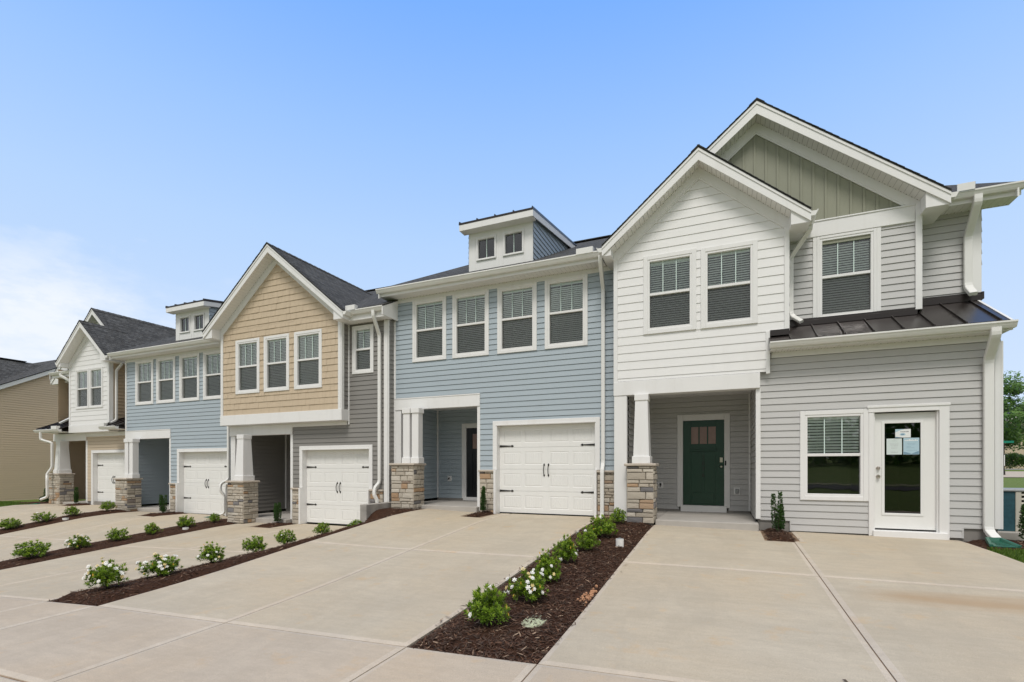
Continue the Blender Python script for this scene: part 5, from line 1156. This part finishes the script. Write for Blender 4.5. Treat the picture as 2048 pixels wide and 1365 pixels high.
# ================================================================== SMALL THINGS
m = MB(); m.bbox(-8.26, -8.06, 9.75, 10.86, -1.95, -.905, .012); tag(m.build('retaining_wall', 'wall_concrete'), 'short grey concrete retaining wall beside the charcoal unit garage door', 'retaining wall')
def pipe_cap(x, y, zf, h, r, label):
    m = MB(); z = zf(x, y); n = 24
    m.tube([(x, y, z - .05), (x, y, z + h)], [r, r], n); 
    o = m.build('pipe_cap', 'pvc_white'); tag(o, label, 'pipe cap', 'white cleanout caps in the beds')
    k = MB(); k.tube([(x, y, z + h - .001), (x, y, z + h + .006)], [r * .82, r * .80], n); k.box(x - r * .3, x + r * .3, y - .012, y + .012, z + h + .005, z + h + .016); c = k.build('cap_lid', 'ac_grey', o)
pipe_cap(-1.53, 7.92, z3, .10, .062, 'white round pipe cap standing in the mulch of the nearest bed')
pipe_cap(-13.55, 8.95, z1, .05, .075, 'low white pipe cap in the third bed')
pipe_cap(-19.70, 9.1, z0, .03, .085, 'flat white pipe cap in the farthest bed')
# valve lid, partly buried
m = MB(); x, y = -1.66, 4.42; zz = z3(x, y) + .014
m.prism([(x + .15 * math.cos(a * .2618) * .72 - .0, y + .20 * math.sin(a * .2618)) for a in range(24)], 'z', zz - .05, zz)
for i in range(-5, 6):
    u = i * .032; h1 = .20 * math.sqrt(max(0, 1 - (u / .11) ** 2)) * .9
    if h1 > .02: m.box(x + u - .003, x + u + .003, y - h1, y + h1, zz, zz + .004)
for i in range(-5, 6):
    v = i * .034; h1 = .108 * math.sqrt(max(0, 1 - (v / .20) ** 2)) * .9
    if h1 > .02: m.box(x - h1, x + h1, y + v - .003, y + v + .003, zz + .0005, zz + .0035)
tag(m.build('valve_box_lid', 'valve_lid'), 'pale green valve box lid half covered by mulch beside the blooming gardenia', 'valve lid')
rr = random.Random(77); m = MB()
for i in range(60):
    a = rr.uniform(0, 6.28); q = rr.uniform(.75, 1.15); cx, cy = x + .11 * q * math.cos(a), y + .20 * q * math.sin(a)
    if math.sin(a) * .7 + math.cos(a) * -.6 < -.1 and rr.random() < .6: continue
for i in range(70):
    px, py = -1.36 - abs(rr.gauss(0, .05)), 5.45 + rr.gauss(0, .13); s = rr.uniform(.006, .022); bm = bmesh.new(); bmesh.ops.create_icosphere(bm, subdivisions=1, radius=s)
    for v in bm.verts: v.co = v.co * rr.uniform(.75, 1.2) + Vector((px, py, z3(px, py) + s * .4))
    m.bm(bm)
tag(m.build('clay_clods', 'clay'), 'orange clay exposed at the right edge of the nearest bed', 'clay', kind='stuff')
m = MB(); bm = bmesh.new(); bmesh.ops.create_icosphere(bm, subdivisions=3, radius=1)
for v in bm.verts: v.co = Vector((v.co.x * .11, v.co.y * .08, v.co.z * .05)) * (1 + .3 * noise.noise(v.co * 1.7)) + Vector((-7.98, 8.75, z2(-7.98, 8.75) + .03))
m.bm(bm); tag(m.build('rock', 'rock'), 'white rock at the bed edge near the concrete retaining wall', 'rock')
def splash(label, x, y, z, rot, L=.52):
    t = MB(); w0, w1, h = .10, .19, .07
    def P(u, v, s): return (u, -v, s)
    t.solid([P(-w0, 0, 0), P(w0, 0, 0), P(w1, L, 0), P(-w1, L, 0), P(-w0, 0, h), P(w0, 0, h), P(w1, L, h * .55), P(-w1, L, h * .55), P(-w0 + .03, .03, h), P(w0 - .03, .03, h), P(w1 - .035, L, h * .55), P(-w1 + .035, L, h * .55), P(-w0 + .045, .05, .02), P(w0 - .045, .05, .02), P(w1 - .055, L, .015), P(-w1 + .055, L, .015)],
            [(0, 3, 2, 1), (0, 1, 5, 4), (1, 2, 6, 5), (3, 0, 4, 7), (4, 5, 9, 8), (5, 6, 10, 9), (7, 4, 8, 11), (8, 9, 13, 12), (9, 10, 14, 13), (11, 8, 12, 15), (12, 13, 14, 15), (2, 3, 15, 14), (2, 14, 10, 6), (3, 7, 11, 15)])
    for k in range(1, 5): t.box(-w0 - .01 * k + .06, w0 + .01 * k - .06, -L * k / 5 - .006, -L * k / 5 + .006, .019, .026)
    o = t.build('splash_block', 'green_plastic'); o.location = (x, y, z); o.rotation_euler = (math.radians(5), 0, rot); tag(o, label, 'splash block', 'green splash blocks under the downspouts')
splash('green plastic splash block below the right corner downspout of the white townhouse', 4.02, 10.50, G(4.0, 10.2) + .035, -.03, .42)
splash('dark green splash block under the downspout between garage and stone pier', -2.53, 10.72, -1.20, -.25)
splash('green splash block by the downspout of the third bed', -15.2, 11.0, -1.62, -.5)
splash('green splash block lying at the far left end beside the downspout', -26.0, 11.1, -1.52, -.9)
splash('green splash block behind the last gardenia of the farthest bed', -20.6, 11.6, -1.55, -.6)
# paper notices on the glazed door
YD = 10.75 + .055 - .004
def card(name, label, x0, x1, z0, z1, mat, extra, grp=None):
    o = tag(board(None, name, x0, x1, YD - .003, YD, z0, z1, mat, .0008), label, 'notice', 'paper notices on the glazed door')
    for i, (nm, a, b, c, d, mt) in enumerate(extra):
        k = MB(); W, Hh = x1 - x0, z1 - z0; yy = YD - .0035 - i * .00001
        if isinstance(a, list): k.face([(x0 + W * p, yy - .0006, z0 + Hh * q) for p, q in a])
        else: k.box(x0 + W * a, x0 + W * b, yy - .0005, yy, z0 + Hh * c, z0 + Hh * d)
        k.build(nm, mt, o)
    return o
o = card('door_sign', 'small white card with dark lettering and a blue oval, topmost on the glazed door', 2.795, 3.018, .535, .685, 'paper_white', [('blue_corner', [(0, 1), (0, .62), (.3, .86), (.62, 1)], 0, 0, 0, 'paper_blue'), ('blue_corner', [(0, 0), (0, .1), (.5, .0)], 0, 0, 0, 'paper_navy')])
k = MB(); k.face([(2.795 + .223 * (.48 + .19 * math.cos(a * .3927)), YD - .0042, .535 + .15 * (.38 + .15 * math.sin(a * .3927))) for a in range(16)]); k.build('oval_emblem', 'paper_blue', o)
k = MB(); k.face([(2.795 + .223 * (.48 + .12 * math.cos(a * .3927)), YD - .0046, .535 + .15 * (.38 + .08 * math.sin(a * .3927))) for a in range(16)]); k.build('oval_emblem', 'paper_navy', o)
k = MB(); rr = random.Random(3); u = .33
while u < .86: w = rr.uniform(.012, .03); k.box(2.795 + .223 * u, 2.795 + .223 * (u + w), YD - .0042, YD - .0036, .535 + .15 * .64, .535 + .15 * rr.uniform(.70, .745)); u += w + .008
k.build('lettering', 'ink_grey', o)
o = card('door_notice', 'pale grey paper notice with small centred text, lower left on the glazed door', 2.668, 2.893, .235, .520, 'paper_pale', [])
k = MB(); rr = random.Random(5)
for i, (c, w) in enumerate(((.92, .10), (.84, .34), (.70, .62), (.62, .52), (.55, .5), (.46, .42), (.38, .38), (.16, .5), (.11, .44))):
    a = .5 - w / 2
    while a < .5 + w / 2: q = rr.uniform(.02, .07); k.box(2.668 + .225 * a, 2.668 + .225 * min(a + q, .5 + w / 2), YD - .0040, YD - .0034, .235 + .285 * c, .235 + .285 * (c + .014)); a += q + .018
k.build('lettering', 'ac_grey', o)
o = card('door_notice', 'light blue paper notice with navy lower corners, lower right on the glazed door', 2.912, 3.140, .235, .528, 'paper_blue', [('navy_corner', [(0.03, .03), (.5, .03), (.46, .06), (.03, .17)], 0, 0, 0, 'paper_navy'), ('navy_corner', [(.97, .03), (.97, .21), (.55, .06), (.5, .03)], 0, 0, 0, 'paper_navy')])
k = MB(); a = .08
while a < .9: q = rr.uniform(.04, .09); k.box(2.912 + .228 * a, 2.912 + .228 * (a + q), YD - .0040, YD - .0034, .235 + .293 * .81, .235 + .293 * rr.uniform(.87, .92)); a += q + .02
k.build('lettering', 'paper_white', o)
k = MB()
for c, a0, w in ((.66, .25, .5), (.58, .3, .42), (.47, .2, .3), (.40, .2, .45), (.24, .2, .6)):
    a = a0
    while a < a0 + w: q = rr.uniform(.02, .07); k.box(2.912 + .228 * a, 2.912 + .228 * (a + q), YD - .0040, YD - .0034, .235 + .293 * c, .235 + .293 * (c + .014)); a += q + .018
k.build('lettering', 'paper_navy', o)
# fallen bits on the driveway
def leafbit(x, y, rot, label, mat='bark', s=.03):
    m = MB(); z = G(x, y) + .004; u = Vector((math.cos(rot), math.sin(rot), .05)); v = Vector((-math.sin(rot), math.cos(rot), 0)); c = Vector((x, y, z))
    m.solid([c - u * s, c + v * s * .3 + Vector((0, 0, .004)), c + u * s, c - v * s * .3 + Vector((0, 0, .004)), c + Vector((0, 0, .014)), c - Vector((0, 0, .002))], [(0, 1, 4), (1, 2, 4), (2, 3, 4), (3, 0, 4), (1, 0, 5), (2, 1, 5), (3, 2, 5), (0, 3, 5)])
    tag(m.build('fallen_leaf', mat), label, 'leaf')
leafbit(.75, 3.95, 2.2, 'small dark curled leaf lying on the near driveway slab')
leafbit(-2.25, 4.02, .6, 'yellow leaf fallen on the mulch at the front of the nearest bed', 'leaf_yellow', .03)
# air conditioner
t = thing('air_conditioner', 'outdoor air conditioner with dark teal side and louvred beige front at the right house corner', 'air conditioner', (4.9, 12, -1.15))
m = MB(); a0, a1, b0, b1, c0, c1 = 4.36, 5.30, 11.5, 12.35, -1.12, -.42
m.bbox(a0, 4.70, b0, b0 + .02, c0, c1, .003); m.bbox(a0, a0 + .02, b0 + .02, b1, c0, c1, .003); m.build('coil_panel', 'ac_coil', t)
m = MB(); m.bbox(4.70, 4.78, b0 - .015, b0 + .03, c0, c1, .006); m.bbox(5.24, a1, b0 - .015, b0 + .03, c0, c1, .006); m.box(4.78, 5.24, b0 + .03, b0 + .05, c0, c1)
z = c0 + .03
while z < c1 - .05: m.solid([(4.78, b0 + .03, z + .03), (5.24, b0 + .03, z + .03), (5.24, b0 - .01, z), (4.78, b0 - .01, z), (4.78, b0 + .03, z + .04), (5.24, b0 + .03, z + .04), (5.24, b0 - .01, z + .012), (4.78, b0 - .01, z + .012)], [(0, 1, 2, 3), (7, 6, 5, 4), (2, 6, 7, 3), (0, 4, 5, 1), (1, 5, 6, 2), (0, 3, 7, 4)]); z += .075
m.build('louvre_panel', 'ac_beige', t)
m = MB(); m.bbox(a0 - .02, a1 + .02, b0 - .03, b1 + .02, c1, c1 + .04, .012); m.build('top_cover', 'ac_grey', t)
m = MB(); m.box(4.40, 5.28, 11.53, 12.33, c0 + .02, c1 - .01); m.build('inner_core', 'rubber_black', t)
m = MB(); m.bbox(4.2, 5.5, 11.3, 12.6, -1.32, -1.121, .01); tag(m.build('equipment_pad', 'slab_concrete'), 'concrete pad under the air conditioner', 'pad')

# ================================================================== RIGHT BACKGROUND
sheet('road', [14, 24, 34, 44, 60, 90], [60, 66, 72, 77], lambda x, y: G(x, y) - .05, 'apron_concrete')
sheet('pavement', [14, 24, 34, 44, 60, 90], [84, 92, 100], lambda x, y: G(x, y) - .05, 'slab_concrete')
def tree(label, x, y, z, h, r, n, seed, leaf=.28):
    rr = random.Random(seed); t = thing('tree', label, 'tree', (x, y, z)); tr = MB()
    tr.tube([(0, 0, -.3), (.05, 0, h * .2), (-.05, .05, h * .45), (0, 0, h * .8)], [h * .022, h * .018, h * .013, h * .004], 8)
    cl = []
    for i in range(34):
        a = rr.uniform(0, 6.28); zz = h * rr.uniform(.22, .97); k = 1 - abs((zz / h - .5) / .55) ** 2.2; q = r * max(.15, k) * rr.uniform(.35, 1)
        c = Vector((math.cos(a) * q, math.sin(a) * q, zz)); cl.append((c, r * rr.uniform(.2, .42)))
        tr.tube([(0, 0, zz * .62), tuple(c * .5 + Vector((0, 0, zz * .36))), tuple(c)], [h * .007, h * .004, h * .0015], 5)
    tr.build('trunk', 'bark', t, True); m = MB()
    for i in range(n):
        c, q = rr.choice(cl); d = Vector((rr.gauss(0, 1), rr.gauss(0, 1), rr.gauss(0, .7))); d = d.normalized() * q * rr.uniform(.3, 1.05) ** .7
        p = c + d; u = Vector((rr.gauss(0, 1), rr.gauss(0, 1), rr.gauss(0, .6))).normalized(); v = u.orthogonal().normalized(); s = leaf * rr.uniform(.5, 1.1)
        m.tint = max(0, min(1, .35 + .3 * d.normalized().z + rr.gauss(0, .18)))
        m.face([p, p + u * s * .5 + v * s * .28, p + u * s, p + u * s * .5 - v * s * .28])
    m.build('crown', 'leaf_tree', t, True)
tree('tall green broadleaf tree beyond the street at the right edge', 36.0, 94, .1, 13.0, 4.6, 15000, 4, .5)
tree('smaller green tree at the far right behind the street, paler crown', 45.0, 120, .1, 9.0, 4.0, 7000, 5, .5)
t = thing('street_sign', 'green street name sign on a black post across the lawn at the right', 'street sign', (26.0, 65.7, -.75))
m = MB(); m.tube([(26.0, 65.7, -.8), (26.0, 65.7, 2.5)], [.055, .045], 8); m.tube([(26.0, 65.7, -.8), (26.0, 65.7, -.3)], [.11, .09], 8); m.build('post', 'iron_black', t)
m = MB(); m.bbox(25.55, 26.75, 65.68, 65.72, 2.5, 2.72, .005); m.build('name_plate', 'sign_green', t)
m = MB(); m.bbox(25.97, 26.03, 65.62, 65.64, .2, 1.3, .005); m.build('marker_strip', 'paper_white', t)
t = thing('hedge', 'clipped dark green hedge in front of the beige building at the far right', 'hedge', (44, 98, 0)); rr = random.Random(8); m = MB()
for i in range(6000):
    p = Vector((rr.uniform(-6, 7), rr.uniform(-1, 1), 0)); hh = 2.0 + .35 * noise.noise(Vector((p.x * .8, 0, 0))); p.z = hh * rr.uniform(0, 1) ** .6
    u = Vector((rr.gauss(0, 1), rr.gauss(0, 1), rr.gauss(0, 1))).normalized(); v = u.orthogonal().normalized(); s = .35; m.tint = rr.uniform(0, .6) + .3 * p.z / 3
    m.face([p, p + u * s * .5 + v * s * .3, p + u * s, p + u * s * .5 - v * s * .3])
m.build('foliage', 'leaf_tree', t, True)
rw = random.Random(12); m = MB()
for i in range(9000):
    x, y = rw.uniform(-95, 80), rw.uniform(-72, -60); top = 7 + 4 * noise.noise(Vector((x * .09, 0, 3))); z = terr(x, y) + rw.uniform(.2, max(2, top)); u = Vector((rw.gauss(0, 1), rw.gauss(0, 1), rw.gauss(0, 1))).normalized(); v = u.orthogonal().normalized(); q = rw.uniform(.8, 1.6); p = Vector((x, y, z)); m.tint = rw.random() * .8
    m.face([p, p + u * q * .5 + v * q * .35, p + u * q, p + u * q * .5 - v * q * .35])
tag(m.build('far_woods', 'leaf_tree'), 'line of woods across the street, seen only as a reflection in the window glass', 'woods', kind='stuff')
# parked car
t = thing('parked_car', 'black parked car partly cut by the right edge, near the far building', 'car', (38.9, 86, .05)); X, Yc, Z = 38.9, 86, .05
m = MB(); pr = [(-2.2, .35), (-2.25, .75), (-2.0, .95), (-1.1, 1.02), (-.5, 1.48), (.9, 1.5), (1.5, 1.05), (2.15, .98), (2.3, .7), (2.25, .35)]
m.prism([(X + 2.2 + a, Z + b) for a, b in pr], 'y', Yc - .85, Yc + .85); m.build('body', 'car_black', t)
m = MB(); m.prism([(X + 2.2 + a, Z + b) for a, b in [(-1.0, 1.03), (-.46, 1.43), (.8, 1.45), (1.35, 1.05)]], 'y', Yc - .87, Yc - .852); m.build('side_window', 'car_glass', t)
for dx in (-1.4, 1.4):
    m = MB(); m.tube([(X + 2.2 + dx, Yc - .90, Z + .33), (X + 2.2 + dx, Yc - .68, Z + .33)], [.33, .33], 18); w = m.build('wheel', 'rubber_black', t)
    m = MB(); m.tube([(X + 2.2 + dx, Yc - .92, Z + .33), (X + 2.2 + dx, Yc - .90, Z + .33)], [.2, .22], 12); m.build('rim', 'rim', w)
    m = MB(); m.tube([(X + 2.2 + dx, Yc + .68, Z + .33), (X + 2.2 + dx, Yc + .9, Z + .33)], [.33, .33], 18); m.build('wheel', 'rubber_black', t)
t = thing('far_building', 'pale beige building with white roof edge beyond the hedge at the far right', 'building', (62, 116, 0))
m = MB(); m.box(44, 80, 112, 124, -.5, 8.0)
m.build('wall', 'tan_siding', t); m = MB(); m.box(43.6, 80.4, 111.5, 124.5, 8.0, 8.7); m.build('roof_edge', 'white_trim', t)
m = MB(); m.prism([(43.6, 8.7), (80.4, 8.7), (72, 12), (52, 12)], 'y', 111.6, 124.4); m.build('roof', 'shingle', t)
for i in range(5):
    m = MB(); m.bbox(47 + i * 6, 48.6 + i * 6, 111.93, 112.0, 1.2, 3.2, .02); w = m.build('window', 'white_trim', t); m = MB(); m.box(47.12 + i * 6, 48.48 + i * 6, 111.91, 111.928, 1.32, 3.08); m.build('pane', 'car_glass', w)

# ================================================================== SKY, SUN, CAMERA
SUN_EL, SUN_AZ = math.radians(56), math.radians(170)   # azimuth measured clockwise from +Y
w = bpy.data.worlds.new('World'); bpy.context.scene.world = w; w.use_nodes = True; nt = w.node_tree; bg = nt.nodes['Background']
sky = nt.nodes.new('ShaderNodeTexSky'); sky.sky_type = 'NISHITA'; sky.sun_disc = False; sky.sun_elevation = SUN_EL; sky.sun_rotation = SUN_AZ; sky.air_density = 1.0; sky.dust_density = .6; sky.ozone_density = 1.2
tc = nt.nodes.new('ShaderNodeTexCoord'); sp = nt.nodes.new('ShaderNodeSeparateXYZ'); nt.links.new(tc.outputs['Generated'], sp.inputs[0])
# clear blue sky to the north, unseen pale cloud added overhead and behind the camera to whiten the light, a cloud bank low in the west
def mixadd(nt, a, b, k):
    q = N(nt, 'ShaderNodeMath', operation='MULTIPLY_ADD'); nt.links.new(b, q.inputs[0]); q.inputs[1].default_value = k; nt.links.new(a, q.inputs[2]); return q.outputs[0]
def dot3(v):
    d = nt.nodes.new('ShaderNodeVectorMath'); d.operation = 'DOT_PRODUCT'; nt.links.new(tc.outputs['Generated'], d.inputs[0]); d.inputs[1].default_value = v; return d.outputs['Value']
grad = ramp(nt, sp.outputs[2], SKYG)
c = mix(nt, SKYMIX, mix(nt, 1.0, sky.outputs[0], (SKYN,) * 3, 'MULTIPLY'), grad)
mp = nt.nodes.new('ShaderNodeMapping'); nt.links.new(tc.outputs['Generated'], mp.inputs[0]); mp.inputs['Scale'].default_value = (1, 1, 2.4)
n1 = nz(nt, mp.outputs[0], 3.4, 9, .62)
left = ramp(nt, dot3((-1, 0, 0)), [(.60, 0), (.86, 1)])
el = ramp(nt, N_map(nt, mixadd(nt, sp.outputs[2], n1, -.22), -.1, .4), [(.0, .55), (.25, 1), (.42, 1), (.60, 0)])
cl = ramp(nt, n1, [(.38, .12), (.58, 1)])
def mul(a, b):
    q = N(nt, 'ShaderNodeMath', operation='MULTIPLY')
    for i, v in ((0, a), (1, b)):
        if hasattr(v, 'links'): nt.links.new(v, q.inputs[i])
        else: q.inputs[i].default_value = v
    return q.outputs[0]
c = mix(nt, mul(mul(mul(left, el), cl), .9), c, CLOUD)
fw = dot3((-.394, .919, 0)); bk = ramp(nt, N_map(nt, fw, -.2, .8), [(.25, 1), (.70, 0)])
n2 = nz(nt, mp.outputs[0], 3.1, 6, .6)
c = mix(nt, bk, c, mix(nt, ramp(nt, n2, [(.35, 0), (.65, 1)]), CLB1, CLB2))
nt.links.new(c, bg.inputs[0]); bg.inputs[1].default_value = SKYSTR
ld = bpy.data.lights.new('sun', 'SUN'); ld.energy = SUNSTR; ld.angle = math.radians(SUNANG); ld.color = (1, .955, .90)
lo = bpy.data.objects.new('sun', ld); C.objects.link(lo)
dv = Vector((math.sin(SUN_AZ) * math.cos(SUN_EL), math.cos(SUN_AZ) * math.cos(SUN_EL), math.sin(SUN_EL)))
lo.rotation_euler = (-dv).to_track_quat('-Z', 'Y').to_euler(); lo.location = dv * 30
cd = bpy.data.cameras.new('camera'); co = bpy.data.objects.new('camera', cd); C.objects.link(co)
cd.sensor_width = 36; cd.lens = 991.353 / 2048 * 36; cd.shift_y = (936.0 - 682.5) / 2048; cd.clip_end = 3000; cd.clip_start = .05
co.location = (0, 0, 0); co.rotation_euler = (math.pi / 2, 0, math.radians(23.2))
sc = bpy.context.scene; sc.camera = co
sc.view_settings.view_transform = 'Standard'; sc.view_settings.look = 'None'; sc.view_settings.exposure = EXPO; sc.view_settings.gamma = 1
sc.render.engine = 'CYCLES'; sc.cycles.transparent_max_bounces = 16; sc.cycles.max_bounces = 8
